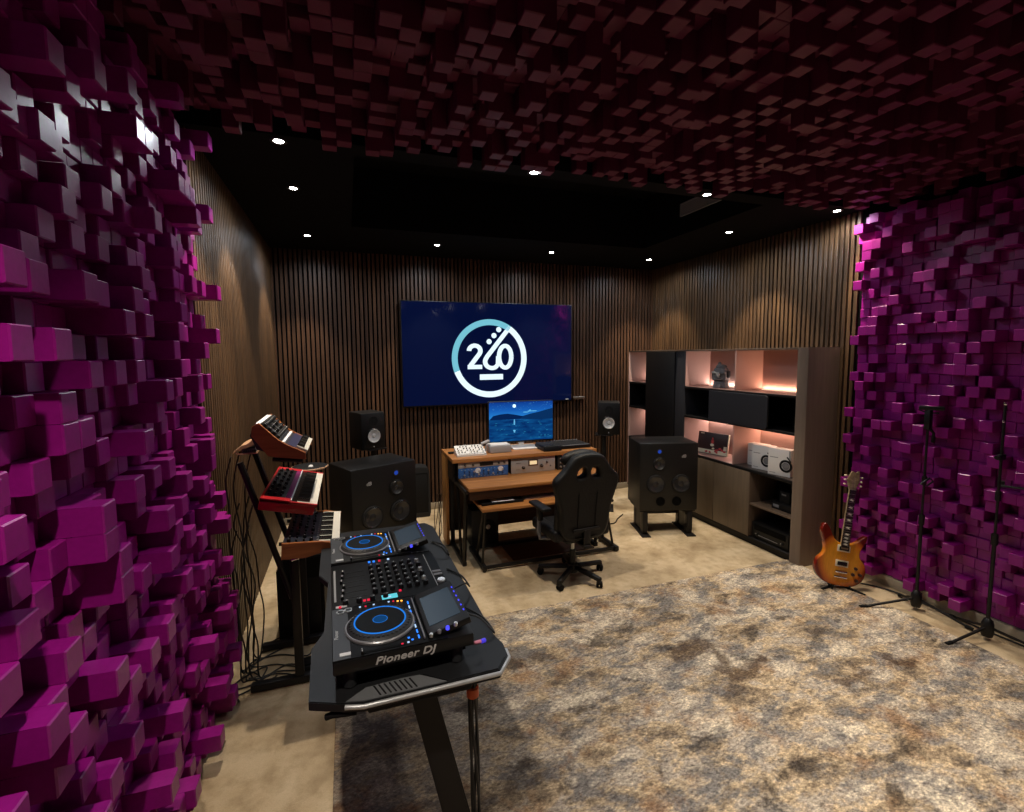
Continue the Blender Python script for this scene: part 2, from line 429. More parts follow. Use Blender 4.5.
# ceiling: a black soffit ring round a raised tray at the back, foam field in front
cb = MB()
cb.box(XL, XR, YF, YE - .02, ZF, ZF + .1, 'black_ceiling')
tx0, tx1, ty0, ty1 = .09, 3.36, 3.25, 4.97
cb.box(XL, tx0, YE - .02, YB, ZS, ZS + .06, 'black_ceiling'); cb.box(tx1, XR, YE - .02, YB, ZS, ZS + .06, 'black_ceiling')
cb.box(tx0, tx1, ty1, YB, ZS, ZS + .06, 'black_ceiling'); cb.box(tx0, tx1, YE - .02, ty0, ZS, ZS + .06, 'black_ceiling')
cb.box(tx0 - .02, tx0, ty0, ty1, ZS + .06, 3.8, 'black_ceiling'); cb.box(tx1, tx1 + .02, ty0, ty1, ZS + .06, 3.8, 'black_ceiling')
cb.box(tx0, tx1, ty1, ty1 + .02, ZS + .06, 3.8, 'black_ceiling'); cb.box(tx0, tx1, ty0 - .02, ty0, ZS + .06, 3.8, 'black_ceiling')
cb.box(tx0 - .02, tx1 + .02, ty0 - .02, ty1 + .02, 3.8, 3.85, 'black_ceiling')
cb.box(XL, XR, YE - .02, YE, ZS + .06, ZF, 'black_ceiling')
struct(cb.build('ceiling'))

# ------------------------------------------------------------------ block foam (three claddings, each of glued panels)
CELL = .079
def foam_panel(nu, nv, heights, m, T, root, bevel=.004):
    bm = bmesh.new(); c = CELL; g = .0
    H = lambda i, j: heights[i][j]
    base = {}
    def ring(i, j, ins, h):
        x0, y0 = i * c + ins, j * c + ins; x1, y1 = (i + 1) * c - ins, (j + 1) * c - ins
        return [bm.verts.new(p) for p in ((x0, y0, h), (x1, y0, h), (x1, y1, h), (x0, y1, h))]
    R0 = {}
    for i in range(nu):
        for j in range(nv):
            h = H(i, j)
            a = ring(i, j, .0006, h - bevel); b = ring(i, j, bevel, h)
            bm.faces.new(b)
            for k in range(4):
                bm.faces.new((a[k], a[(k + 1) % 4], b[(k + 1) % 4], b[k]))
            R0[i, j] = a
    for i in range(nu):
        for j in range(nv):
            a = R0[i, j]
            if i + 1 < nu:
                b = R0[i + 1, j]; bm.faces.new((a[2], a[1], b[0], b[3]))
            if j + 1 < nv:
                b = R0[i, j + 1]; bm.faces.new((a[3], a[2], b[1], b[0]))
    # outer skirt down to the backing
    def skirt(v0, v1):
        p0 = bm.verts.new((v0.co.x, v0.co.y, 0)); p1 = bm.verts.new((v1.co.x, v1.co.y, 0)); bm.faces.new((v0, v1, p1, p0))
    for i in range(nu):
        skirt(R0[i, 0][1], R0[i, 0][0]); skirt(R0[i, nv - 1][3], R0[i, nv - 1][2])
    for j in range(nv):
        skirt(R0[0, j][0], R0[0, j][3]); skirt(R0[nu - 1, j][2], R0[nu - 1, j][1])
    me = bpy.data.meshes.new('foam_panel'); bm.transform(T); bm.to_mesh(me); bm.free()
    me.materials.append(M[m])
    o = bpy.data.objects.new('foam_panel', me); COL.objects.link(o); o.parent = root
def foam_field(root, nu, nv, m, T, seed, levels, step=8, po=.82, pe=.13):
    r = random.Random(seed)
    for a in range(0, nu, step):
        for b in range(0, nv, step):
            w, h = min(step, nu - a), min(step, nv - b)
            hs = [[r.choice(levels[0] if (r.random() < (po if (a + b + i + j) % 2 else pe)) else levels[1]) for j in range(h)] for i in range(w)]
            foam_panel(w, h, hs, m, T @ TR((a * CELL, b * CELL, 0)), root)
LV = ([.045, .05, .055, .07, .09, .12, .155], [.008, .010, .014, .02])
# left wall: local u = -Y direction, v = Z, out = +X
fl = thing('acoustic_foam', 'purple block acoustic foam covering the near part of the left wall', 'acoustic foam', (XL + .002, YE - .025, 0))
Tl = Matrix(((0, 0, 1, 0), (-1, 0, 0, 0), (0, 1, 0, .02), (0, 0, 0, 1)))
foam_field(fl, 40, 40, 'foam_purple', Tl, 3, LV)
fr = thing('acoustic_foam', 'purple block acoustic foam on the right wall behind the microphone stands', 'acoustic foam', (XR - .002, YE - .025, .09))
Tr_ = Matrix(((0, 0, -1, 0), (-1, 0, 0, 0), (0, 1, 0, 0), (0, 0, 0, 1)))
foam_field(fr, 40, 39, 'foam_purple', Tr_, 5, ([.085, .11, .13, .15, .158], [.008, .012, .02, .03]), po=.50, pe=.12)
fc = thing('acoustic_foam', 'dark burgundy block acoustic foam covering the front half of the ceiling', 'acoustic foam', (XL + .002, YE - .025, ZF - .002))
Tc = Matrix(((1, 0, 0, 0), (0, -1, 0, 0), (0, 0, -1, 0), (0, 0, 0, 1)))
foam_field(fc, 65, 40, 'foam_burgundy', Tc, 9, ([.07, .10, .14, .175, .185], [.02, .025, .035, .05]))

# ------------------------------------------------------------------ rug
rg = MB(); rg.box(-2.05, 2.05, -2.25, 2.25, 0, .014, 'rug', .004)
rug = rg.build('area_rug'); rug.location = (1.92, 1.14, 0)
tag(rug, 'large beige, grey and rust abstract patterned rug in the middle of the floor', 'rug')

# ------------------------------------------------------------------ downlights
dl_mesh = {}
def spot(loc, e, size, blend, col, aim=(0, 0, -1), rad=.03):
    l = bpy.data.lights.new('downlight_beam', 'SPOT'); l.energy = e; l.spot_size = R(size); l.spot_blend = blend; l.color = col
    l.shadow_soft_size = rad
    o = bpy.data.objects.new('downlight_beam', l); COL.objects.link(o); o.location = loc
    o.rotation_euler = Vector(aim).to_track_quat('-Z', 'Y').to_euler(); return o
def downlight(x, y, z, label, e=1.0, aim=(0, 0, -1), kind='in'):
    t = thing('downlight', label, 'downlight', (x, y, z), group='recessed downlights')
    if not dl_mesh:
        dl_mesh['ring'] = MB().lathe([(.028, .004), (.028, -.004), (.046, -.006), (.048, 0), (.028, .004)], 'trim').data('trim_ring')
        dl_mesh['lens'] = MB().lathe([(0, -.003), (.027, -.003), (.027, .002), (0, .002)], 'lamp').data('lens')
    for n in ('ring', 'lens'):
        o = bpy.data.objects.new('trim_ring' if n == 'ring' else 'lens', dl_mesh[n]); COL.objects.link(o); o.parent = t
    a = spot((x, y, z - .012), 110 * e, 72, .5, (1.0, .82, .60), aim)
    b = spot((x, y, z - .012), 22 * e, 165, .5, (.86, .92, 1.0), (0, 0, -1))
    return t
D = [(-.325, 3.16, 'small lit downlight nearest the left foam wall at the ceiling foam edge', 1.0, (-.1, 0, -1)),
     (-.325, 3.98, 'small lit downlight in the middle of the left soffit above the keyboards', .75, (-.22, 0, -1)),
     (-.335, 5.45, 'small lit downlight in the back left corner of the soffit', .8, (-.15, .15, -1)),
     (1.01, 5.49, 'small lit downlight in the back soffit above the television left half', 1.0, (0, .12, -1)),
     (2.40, 5.48, 'small lit downlight in the back soffit above the television right end', 1.0, (0, .12, -1)),
     (3.81, 5.52, 'small lit downlight in the back right corner of the soffit', 1.0, (.12, .12, -1)),
     (3.76, 4.06, 'small lit downlight in the right soffit beyond the air vent', 1.0, (.2, 0, -1)),
     (4.12, 3.18, 'small lit downlight at the right end of the ceiling foam edge', 1.0, (.0, -.45, -1)),
     (2.71, 3.17, 'small lit downlight on the foam edge in front of the air vent', 1.0, (0, 0, -1)),
     (1.255, 3.16, 'small lit downlight on the foam edge above the desk chair', 1.0, (.12, .42, -1))]
for x, y, lab, e, aim in D: downlight(x, y, ZS, lab, e, aim)
# further downlights of the same room, over and behind the viewpoint
for x, y, e in ((-.30, .50, 1.3), (1.2, .5, 1.1), (2.4, .6, 1.4), (3.1, .9, .8), (2.3, -.9, .8), (.1, -1.0, .9)):
    t = thing('downlight', 'small lit downlight recessed in the foam ceiling above the near end of the rug', 'downlight', (x, y, ZF - .197), group='downlights over the viewpoint')
    o = bpy.data.objects.new('trim_ring', dl_mesh['ring']); COL.objects.link(o); o.parent = t
    o = bpy.data.objects.new('lens', dl_mesh['lens']); COL.objects.link(o); o.parent = t
    spot((x, y, ZF - .215), 95 * e, 105 if x < 0 else 84, .8, (1.0, .88, .74))

# air vent in the right side of the ceiling tray
v = thing('air_vent', 'grey slatted air vent in the side of the raised black ceiling tray', 'vent', (tx1 - .014, 3.93, 3.485))
vb = MB()
vb.box(-.012, .012, -.62, .37, -.065, -.053, 'vent', .002); vb.box(-.012, .012, -.62, .37, .053, .065, 'vent', .002)
vb.box(-.012, .012, .355, .37, -.065, .065, 'vent', .002); vb.box(-.012, .012, -.62, -.605, -.065, .065, 'vent', .002); vb.box(-.012, .012, -.02, -.008, -.065, .065, 'vent')
vb.build('frame', v)
vs = MB()
for k in range(6): vs.box(-.009, .009, -.605, .355, -.0025, .0025, 'vent', T=TR((0, 0, -.043 + k * .0172)) @ RY(35))
vs.build('louvers', v)

# ------------------------------------------------------------------ television with its picture
tv = thing('television', 'huge wall-mounted television showing a white 260 ring logo on navy', 'television', (1.805, 6.094, 2.022))
tw, th = 2.325, 1.33
b = MB(); b.box(-tw / 2, tw / 2, -.015, .03, -th / 2, th / 2, 'black', .006); b.box(-.7, .7, .03, .058, -.4, .4, 'blackm', .004); b.build('bezel', tv)
scr = MB().box(-tw / 2 + .012, tw / 2 - .012, -.018, -.014, -th / 2 + .018, th / 2 - .012, 'navy').build('screen', tv)
MB().box(.0, .05, -.0195, -.018, 0, .012, 'print_white').build('brand_badge', tv, T=TR((tw / 2 - .10, 0, -th / 2 + .022)))
def arc(cx, cy, r, a0, a1, n=24): return [(cx + r * math.cos(R(a0 + (a1 - a0) * i / n)), cy + r * math.sin(R(a0 + (a1 - a0) * i / n))) for i in range(n + 1)]
def ribbon(pts, w):
    L, Q = [], []
    P = [Vector(p) for p in pts]
    for k, p in enumerate(P):
        t = (P[min(k + 1, len(P) - 1)] - P[max(k - 1, 0)]).normalized(); nrm = Vector((-t.y, t.x))
        L.append(tuple(p + nrm * w / 2)); Q.append(tuple(p - nrm * w / 2))
    return L + Q[::-1]
lg = MB()
Tlogo = TR((-.023, -.0195, -.062)) @ RX(90) @ Matrix.Scale(1.06, 4)
Tdig = Tlogo @ TR((-.005, .028, 0)) @ Matrix.Diagonal((1.15, 1.03, 1, 1))
def stroke(pts, w, m, T=None):
    poly = ribbon(pts, w); n = len(pts); bm = bmesh.new()
    vs_ = [bm.verts.new((x, y, 0)) for x, y in poly]
    for i in range(n - 1): bm.faces.new((vs_[i], vs_[i + 1], vs_[2 * n - 2 - i], vs_[2 * n - 1 - i]))
    bmesh.ops.recalc_face_normals(bm, faces=bm.faces[:])
    ex = bmesh.ops.extrude_face_region(bm, geom=bm.faces[:]); bmesh.ops.translate(bm, vec=(0, 0, .0012), verts=[e for e in ex['geom'] if isinstance(e, bmesh.types.BMVert)])
    lg._add(bm, m, T or Tlogo)
RG = .445
stroke(arc(0, 0, RG, 55, -160, 60), .072, 'logo_white'); stroke(arc(0, 0, RG, 200, 55, 50), .072, 'logo_cyan')
# "2"
stroke(arc(-.165, .065, .062, 180, -35, 22) + [(-.225, -.125)], .050, 'logo_white', Tdig)
stroke([(-.245, -.126), (-.085, -.126)], .050, 'logo_white', Tdig)
# guitar-neck "6" loop that runs into the "0"
stroke([(.235, .355), (-.035, -.012)] + arc(.025, -.065, .077, 140, 305, 22) + [(.092, -.095), (.096, .0)], .050, 'logo_white', Tdig)
stroke([(.175 + .070 * math.cos(R(a)), -.008 + .132 * math.sin(R(a))) for a in range(0, 361, 12)], .050, 'logo_white', Tdig)
for cx, cy in ((-.005, .168), (.05, .24), (.105, .312)):
    lg.lathe([(0, 0), (.033, 0), (.033, .0012), (0, .0012)], 'logo_white', Tdig @ TR((cx, cy + .006, 0)) @ Matrix.Diagonal((.87, .95, 1, 1)), 20)
lg.box(-.135, .165, -.034, .034, 0, .0012, 'logo_white', T=Tlogo @ TR((.0, -.228, 0)))
lg.build('logo', scr)
tb = MB(); tb.box(-.09, .09, -.03, .03, -.03, .0, 'cable_brown', .003); tb.box(-.088, -.01, -.028, .028, 0, .006, 'grey', .002); tb.box(.0, .088, -.028, .028, 0, .008, 'grey', .002)
wbx = tb.build('wall_shelf'); wbx.location = (3.10, YB - .053, 1.40); tag(wbx, 'tiny dark bracket shelf on the slats beside the television corner', 'bracket')

# ------------------------------------------------------------------ loudspeakers
def driver(r, T, cone='cone_dark', ring='blackm', dust='blackm', d=.016):
    b = MB()
    b.lathe([(r * 1.10, .0), (r * 1.10, d * .7), (r * 1.04, d), (r * .97, d), (r * .95, d * .8)], ring, T, 36)
    b.lathe([(r * .95, d * .8), (r * .88, d * 1.05), (r * .80, d * .75), (r * .30, d * .1)], cone, T, 36)
    b.lathe([(r * .34, d * .12), (r * .24, d * .45), (0, d * .62)], dust, T, 24)
    return b
def tower(label, cx, cy, nx, ny, flip):
    """big three-way cabinet; front face centre (cx,cy), outward normal (nx,ny)"""
    ang = math.atan2(nx, -ny)     # local -Y is the front
    t = thing('studio_loudspeaker', label, 'loudspeaker', (cx, cy, .28), ang)
    w, h, d = .645, .75, .46
    b = MB(); b.box(-w / 2, w / 2, 0, d, 0, h, 'speaker', .012); b.build('cabinet', t)
    F = RX(90)
    s = -1 if flip else 1
    pl = lambda x, z: TR((x, -.001, z)) @ RX(90)
    # tweeter blue ring, midrange, woofers, ports
    b = MB(); b.lathe([(.020, .002), (.030, .003), (.030, .006), (.022, .006)], 'led_violet' if False else 'grey_plastic', pl(-.11 * s, .66), 24)
    b.lathe([(.014, .001), (.020, .004), (.0, .007)], 'led_ring_dim', pl(-.11 * s, .66), 20); b.build('tweeter', t)
    driver(.066, pl(-.112 * s, .525), 'cone_dark', 'blackm', 'cone_mid').build('midrange', t)
    driver(.095, pl(-.145 * s, .30), 'cone_mid', 'blackm', 'cone_dark').build('woofer', t)
    driver(.095, pl(.135 * s, .30), 'cone_mid', 'blackm', 'cone_dark').build('woofer', t)
    for x in (-.09, .09):
        b = MB(); b.lathe([(.050, .0), (.050, .008), (.042, .008), (.038, .001), (0, .0008)], 'port_black', pl(x * s, .105), 28); b.build('bass_port', t)
    text('dB', .045, 'print_grey', t, TR((.16 * s, -.0015, .605)) @ RX(90), 'maker_mark', shear=.2, bold=.001)
    text('STUDIO', .014, 'print_grey', t, TR((.17 * s, -.0015, .565)) @ RX(90), 'maker_mark') if False else None
    return t
M['led_ring_dim'] = emis('tweeter_ring', (.04, .12, .8), .35)
tR = tower('big black three-way loudspeaker in front of the shelf unit', 3.295, 4.335, -.285, -.9585, False)
tL = tower('big black three-way loudspeaker behind the DJ players', .29, 4.385, .425, -.905, True)
def tower_stand(label, cx, cy, nx, ny):
    ang = math.atan2(nx, -ny)
    t = thing('loudspeaker_stand', label, 'speaker stand', (cx, cy, 0), ang)
    for s in (-1, 1):
        b = MB(); b.box(s * .25 - .028, s * .25 + .028, .01, .11, .012, .262, 'steel', .004); b.box(s * .25 - .028, s * .25 + .028, .28, .36, .012, .262, 'steel', .004); 
        b.box(s * .25 - .022, s * .25 + .022, .06, .35, .04, .262, 'steel')
        b.build('column', t)
        MB().box(s * .25 - .055, s * .25 + .045, -.06, .40, 0, .012, 'steel', .003).build('foot_plate', t)
        MB().box(s * .25 - .06, s * .25 + .06, .02, .40, .262, .278, 'steel', .003).build('top_plate', t)
    MB().box(-.2, .2, .2, .23, .18, .25, 'steel', .003).build('cross_bar', t)
    return t
tower_stand('low black steel stand under the loudspeaker by the shelf unit', 3.295, 4.335, -.285, -.9585)
tower_stand('low black steel stand under the loudspeaker behind the players', .29, 4.385, .425, -.905)
def monitor_speaker(label, slabel, x, y, z, w, h, d, rz):
    t = thing('monitor_speaker', label, 'loudspeaker', (x, y, z), rz)
    MB().box(-w / 2, w / 2, 0, d, 0, h, 'black', .012).build('cabinet', t)
    pl = lambda a, c: TR((a, -.001, c)) @ RX(90)
    driver(.076, pl(0, h * .37), 'cone', 'black', 'cone').build('cone', t, 'pale grey speaker cone')
    b = MB(); b.lathe([(.05, .0), (.05, .003), (.03, .002), (.012, .001), (0, .004)], 'blackm', pl(0, h * .77)); b.build('tweeter', t)
    b = MB(); b.lathe([(0, 0), (.006, 0), (.006, .003), (0, .003)], 'print_white', pl(0, .03), 10); b.build('badge', t)
    s = thing('monitor_stand', slabel, 'speaker stand', (x, y + .12, 0), rz)
    MB().box(-.13, .13, -.15, .15, 0, .015, 'steel', .004).build('base_plate', s)
    MB().cyl((0, 0, .015), (0, 0, z - .015), .03, 'steel', n=20).build('pole', s)
    MB().box(-.11, .11, -.11, .11, z - .015, z - .001, 'steel', .003).build('top_plate', s)
monitor_speaker('small black monitor speaker with pale cone left of the television', 'slim black floor stand under the left monitor speaker', .245, 5.28, 1.01, .275, .395, .30, R(24))
monitor_speaker('small black monitor speaker with pale cone between television and shelf unit', 'slim black floor stand under the right monitor speaker', 3.105, 5.30, .985, .275, .41, .30, R(-30))
sb = thing('subwoofer', 'slim charcoal speaker standing against the slats left of the desk', 'subwoofer', (.75, 6.12, 0))
sbm = MB(); sbm.prism(smooth_loop([(-.17, 0), (-.175, .3), (-.17, .57), (-.13, .62), (0, .63), (.13, .62), (.17, .57), (.175, .3), (.17, 0), (0, 0)], 4), 0, .24, 'grey_plastic', T=RX(90), bev=.008)
sbm.build('cabinet', sb); MB().box(-.15, .15, -.245, -.238, .06, .56, 'blackm', .01).build('grille', sb)

# ------------------------------------------------------------------ desk
dk = thing('studio_desk', 'wood-topped black steel studio desk with rack bay below the television', 'desk', (0, 0, 0))
x0, x1 = .93, 2.49
MB().box(x0, x1, 4.50, 5.07, .962, 1.0, 'desk_wood', .003).build('top_shelf', dk)
MB().box(x0, x0 + .03, 4.86, 5.07, .02, .962, 'desk_side', .002).build('side_panel', dk, 'pale orange wooden side board')
MB().box(x1 - .03, x1, 4.86, 5.07, .02, .962, 'desk_side', .002).build('side_panel', dk)
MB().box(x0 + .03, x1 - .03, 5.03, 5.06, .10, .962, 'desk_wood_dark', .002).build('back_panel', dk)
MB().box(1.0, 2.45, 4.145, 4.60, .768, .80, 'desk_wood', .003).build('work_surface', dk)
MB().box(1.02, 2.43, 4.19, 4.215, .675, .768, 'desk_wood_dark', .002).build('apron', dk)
for x in (.965, 1.52, 2.03, 2.44): MB().box(x - .012, x + .012, 4.60, 5.02, .75, .962, 'steel').build('rack_divider', dk)
for sx in (.995, 2.40):
    b = MB(); xx = sx
    b.box(xx - .02, xx + .02, 4.33, 4.90, 0, .04, 'steel', .003)
    b.box(xx - .02, xx + .02, 4.86, 4.90, .04, .75, 'steel', .003)
    b.tube([(xx, 4.35, .03), (xx, 4.24, .74)], .02, 'steel', 4)
    b.tube([(xx, 4.48, .03), (xx, 4.60, .74)], .014, 'steel', 4)
    b.box(xx - .018, xx + .018, 4.84, 4.90, .74, .96, 'steel', .003)
    b.box(xx - .018, xx + .018, 4.20, 4.90, .73, .767, 'steel', .003)
    b.build('leg_frame', dk)
ks = thing('keyboard_tray_stand', 'black steel stand with a low wooden tray pulled out from the desk', 'tray stand', (0, 0, 0))
MB().box(1.10, 2.37, 4.05, 4.50, .598, .622, 'desk_wood', .003).build('tray', ks)
for sx in (1.14, 2.53):
    b = MB()
    b.box(sx - .02, sx + .02, 4.13, 4.68, .012, .055, 'steel', .003)
    xt = min(sx, 2.36)
    b.tube([(sx, 4.42, .05), (xt, 4.16, .60)], .014, 'steel', 8)
    b.tube([(sx, 4.22, .05), (xt, 4.10, .60)], .012, 'steel', 8)
    b.build('leg_frame', ks)
    for yy in (4.155, 4.65):
        MB().cyl((sx, yy, 0), (sx, yy, .013), .018, 'rubber').build('foot', ks)
MB().box(1.16, 2.51, 4.147, 4.173, .02, .05, 'steel', .003).build('cross_bar', ks)
MB().box(1.16, 2.36, 4.64, 4.67, .02, .05, 'steel', .003).build('cross_bar', ks)
mt = MB().box(1.47, 2.36, 4.29, 4.80, 0, .012, 'desk_wood_dark', .004).build('floor_board'); tag(mt, 'dark brown board lying on the floor under the desk tray', 'board')
MB_ = MB(); ub = thing('desk_speaker', 'dark grey speaker box on the floor under the desk left end', 'loudspeaker', (1.31, 4.72, 0))
MB().box(-.145, .145, 0, .24, .006, .40, 'grey_plastic', .008).build('cabinet', ub)
driver(.075, TR((.03, -.001, .21)) @ RX(90), 'blackm', 'blackm', 'silver_knob').build('driver', ub)
MB().box(-.10, .10, .03, .2, 0, .007, 'rubber').build('feet', ub)

# rack gear
def knob_mesh(r, h, m='black', dot='print_white'):
    b = MB(); b.lathe([(0, h), (r * .8, h), (r * .88, h * .9), (r, 0), (0, 0)], m, n=14); b.box(-r * .1, r * .1, r * .15, r * .8, h, h + .0006, dot); return b.data('knob')
KN = {k: knob_mesh(*v) for k, v in dict(s=(.006, .012), m=(.011, .016), l=(.018, .018), silver=(.010, .013, 'silver_knob', 'black'), white=(.010, .006, 'white')).items()}
def knob(kind, parent, T, name='knob'):
    o = bpy.data.objects.new(name, KN[kind]); COL.objects.link(o); o.parent = parent; o.matrix_local = T; return o
FY = lambda x, y, z: TR((x, y, z)) @ RX(90)
rk = thing('rack_unit', 'silver and blue two-row rack unit in the desk bay left slot', 'rack unit', (.99, 4.525, .797))
MB().box(0, .52, 0, .30, 0, .168, 'grey_plastic', .002).build('chassis', rk)
b = MB(); b.box(.0, .52, -.006, 0, .110, .168, 'silver_rack', .002); b.box(.22, .36, -.009, -.006, .122, .158, 'black'); b.build('face_plate', rk, 'silver upper face with dark display')
b = MB(); b.box(.0, .52, -.006, 0, .0, .107, 'blue_rack', .002)
for k in range(14): b.box(.03 + k * .034, .036 + k * .034, -.008, -.006, .012, .016, 'print_white'); b.box(.03 + k * .034, .04 + k * .034, -.008, -.006, .088, .091, 'print_white')
b.build('face_plate', rk, 'blue lower face with many small knobs')
for x in (.07, .15, .42, .48): knob('m', rk, FY(x, -.006, .14))
for j, z in enumerate((.035, .068)):
    for k in range(9): knob('s' if (k + j) % 3 else 'silver', rk, FY(.06 + k * .05, -.006, z))
for x in (.2, .44):
    b = MB(); b.lathe([(0, 0), (.028, 0), (.028, .004), (0, .004)], 'paper', FY(0, 0, 0), 20); o = b.build('dial_face', rk); o.location = (x, -.006, .075)
rk2 = thing('preamp', 'silver rack preamp with a small lit meter in the desk middle slot', 'preamp', (1.533, 4.525, .797))
MB().box(0, .482, 0, .30, 0, .162, 'grey_plastic', .002).build('chassis', rk2)
MB().box(0, .482, -.006, 0, 0, .162, 'silver_rack', .003).build('face_plate', rk2)
b = MB(); b.box(.185, .29, -.012, -.006, .075, .14, 'photo_dark', .003); b.box(.198, .277, -.0135, -.012, .088, .128, 'vu'); b.build('meter', rk2)
for x, z, k in ((.13, .06, 'l'), (.33, .065, 'l'), (.39, .10, 'm'), (.43, .06, 's')): knob(k, rk2, FY(x, -.006, z))
b = MB(); b.box(.05, .10, -.0075, -.006, .11, .114, 'photo_dark'); b.box(.05, .09, -.0075, -.006, .04, .043, 'photo_dark'); b.build('printing', rk2)
rk3 = thing('compressor', 'black rack unit with clustered silver knobs behind the chair headrest', 'rack unit', (2.045, 4.525, .797))
MB().box(0, .38, 0, .30, 0, .162, 'black', .002).build('chassis', rk3)
MB().box(0, .38, -.006, 0, 0, .162, 'grey_plastic', .002).build('face_plate', rk3)
for i in range(5):
    for j in range(3): knob('silver', rk3, FY(.035 + i * .04, -.006, .035 + j * .045))

rk.scale = (.98, 1, .93); rk2.scale = (1, 1, .95); rk3.scale = (1, 1, .95)
for q_ in (rk, rk2, rk3): q_.location.z = .802
# things on the desk top
cpu = thing('synthesizer', 'small white tilted desktop synthesizer on the desk left corner', 'synthesizer', (1.15, 4.60, 1.0))
Tt = RX(28)
b = MB(); b.prism([(0, 0), (.16, 0), (.16, .085), (0, .02)], -.15, .15, 'white', T=Matrix(((0, 0, 1, 0), (1, 0, 0, 0), (0, 1, 0, 0), (0, 0, 0, 1))), bev=.002)
b.build('case', cpu)
ta = math.degrees(math.atan2(.065, .16))
for j in range(4):
    for i in range(9):
        if (i + j) % 4 == 3: continue
        y = .035 + j * .032; knob('s', cpu, TR((-.125 + i * .031, y, .02 + y * .406)) @ RX(ta))
b = MB()
for k in range(16): b.box(-.128 + k * .0165, -.118 + k * .0165, .008, .020, .0235, .027, 'grey')
b.build('step_buttons', cpu)
cp = MB(); cp.box(-.05, .05, -.02, .02, 0, .02, 'blackm', .008); cpo = cp.build('adapter'); cpo.location = (1.0, 4.80, 1.0); tag(cpo, 'small dark green-black lump behind the white synthesizer', 'adapter')
gb = thing('audio_interface', 'light grey box with a tilted top plate left of the screen foot', 'box', (1.47, 4.66, 1.0))
MB().box(-.115, .115, 0, .17, .0, .075, 'grey_box', .006).build('case', gb) if False else None
M['grey_box'] = mat('light_grey_case', (.36, .35, .36), .45)
MB().box(-.115, .115, 0, .17, .0, .072, 'grey_box', .006).build('case', gb)
b = MB(); b.box(-.10, .11, .02, .16, .072, .079, 'white', .003); b.build('lid', gb)
b = MB(); b.box(-.045, .045, -.03, .03, 0, .016, 'grey_box', .005, T=TR((-.14, .08, .10)) @ RY(-20)); b.cyl((-.14, .08, .0), (-.14, .08, .1), .008, 'grey_box'); b.build('bracket', gb)
mo = thing('monitor', 'desktop monitor with a blue moonlit lake picture on the desk', 'monitor', (1.80, 4.95, 1.0), R(-3))
MB().box(-.375, .375, -.01, .025, .045, .50, 'black', .005).build('housing', mo)
def lake():
    me_b = MB(); W, H = .365, .215
    me_b.box(-W, W, -.0125, -.0105, .062, .492, 'sky_blue')
    z0 = .062
    def poly(pts, m, y): me_b.prism([(x, z) for x, z in pts], -y, -y + .0004, m, T=RX(90) @ Matrix.Diagonal((1, 1, -1, 1)))
    hill1 = [(-W, .30), (-.32, .345), (-.24, .36), (-.16, .365), (-.08, .352), (0, .335), (.06, .33), (.06, .30)]
    hill2 = [(-.02, .30), (.02, .335), (.10, .355), (.2, .372), (.28, .392), (W, .41), (W, .29), (.2, .29)]
    for pts, m, y in ((hill1, 'hill_blue', .0132), (hill2, 'hill_blue2', .0136)):
        me_b.prism(pts, y, y + .0006, m, T=RX(90))
    me_b.prism([(-W, .062), (-W, .302), (0, .297), (W, .292), (W, .062)], .0130, .0134, 'lake_blue', T=RX(90))
    me_b.lathe([(0, 0), (.019, 0), (.019, .0004), (0, .0004)], 'moon', TR((-.082, -.0135, .447)) @ RX(90), 20)
    for dz, w in ((.285, .006), (.27, .007), (.255, .008), (.24, .007), (.17, .012), (.155, .008)):
        me_b.box(-.082 - w, -.082 + w, -.0145, -.0135, dz, dz + .012, 'glint')
    r = random.Random(4)
    for k in range(60):
        x, z = r.uniform(-W + .01, W - .01), r.uniform(.40, .488); s = r.uniform(.001, .0022)
        me_b.box(x - s, x + s, -.0142, -.0136, z - s, z + s, 'glint')
    for k in range(40):
        x, z = r.uniform(-.30, W - .01), r.uniform(.075, .27); s = r.uniform(.002, .006)
        me_b.box(x - s * 2, x + s * 2, -.0142, -.0136, z - s * .5, z + s * .5, 'lake_glint')
    for x, z, w, h in ((.09, .385, .02, .006), (.05, .375, .035, .005), (.14, .385, .04, .005), (.10, .395, .012, .007)):
        me_b.ball((x, -.0136, z), 1, 'cloud', (w, .0006, h), n=12)
    return me_b
def sky_grad():
    m = bpy.data.materials.new('screen_night_sky'); m.use_nodes = True; nt = m.node_tree; nt.nodes.clear()
    tc = nt.nodes.new('ShaderNodeTexCoord'); sx = nt.nodes.new('ShaderNodeSeparateXYZ'); nt.links.new(tc.outputs['Object'], sx.inputs[0])
    mr = nt.nodes.new('ShaderNodeMapRange'); mr.inputs['From Min'].default_value = .3; mr.inputs['From Max'].default_value = .5
    nt.links.new(sx.outputs['Z'], mr.inputs['Value'])
    c = ramp(nt, mr.outputs['Result'], [(0, (.02, .22, .62)), (.5, (.008, .10, .42)), (1, (.004, .03, .22))])
    e = nt.nodes.new('ShaderNodeEmission'); e.inputs['Strength'].default_value = .95
    o = nt.nodes.new('ShaderNodeOutputMaterial'); nt.links.new(c, e.inputs['Color']); nt.links.new(e.outputs[0], o.inputs[0]); return m
def lake_grad():
    m = bpy.data.materials.new('screen_lake'); m.use_nodes = True; nt = m.node_tree; nt.nodes.clear()
    v = mapping(nt, scale=(3, 1, 14)); n = noise(nt, v, 2.2, 4, .4)
    c = ramp(nt, n, [(.35, (.002, .025, .13)), (.6, (.004, .07, .24)), (.8, (.012, .16, .38))])
    e = nt.nodes.new('ShaderNodeEmission'); e.inputs['Strength'].default_value = .8
    o = nt.nodes.new('ShaderNodeOutputMaterial'); nt.links.new(c, e.inputs['Color']); nt.links.new(e.outputs[0], o.inputs[0]); return m
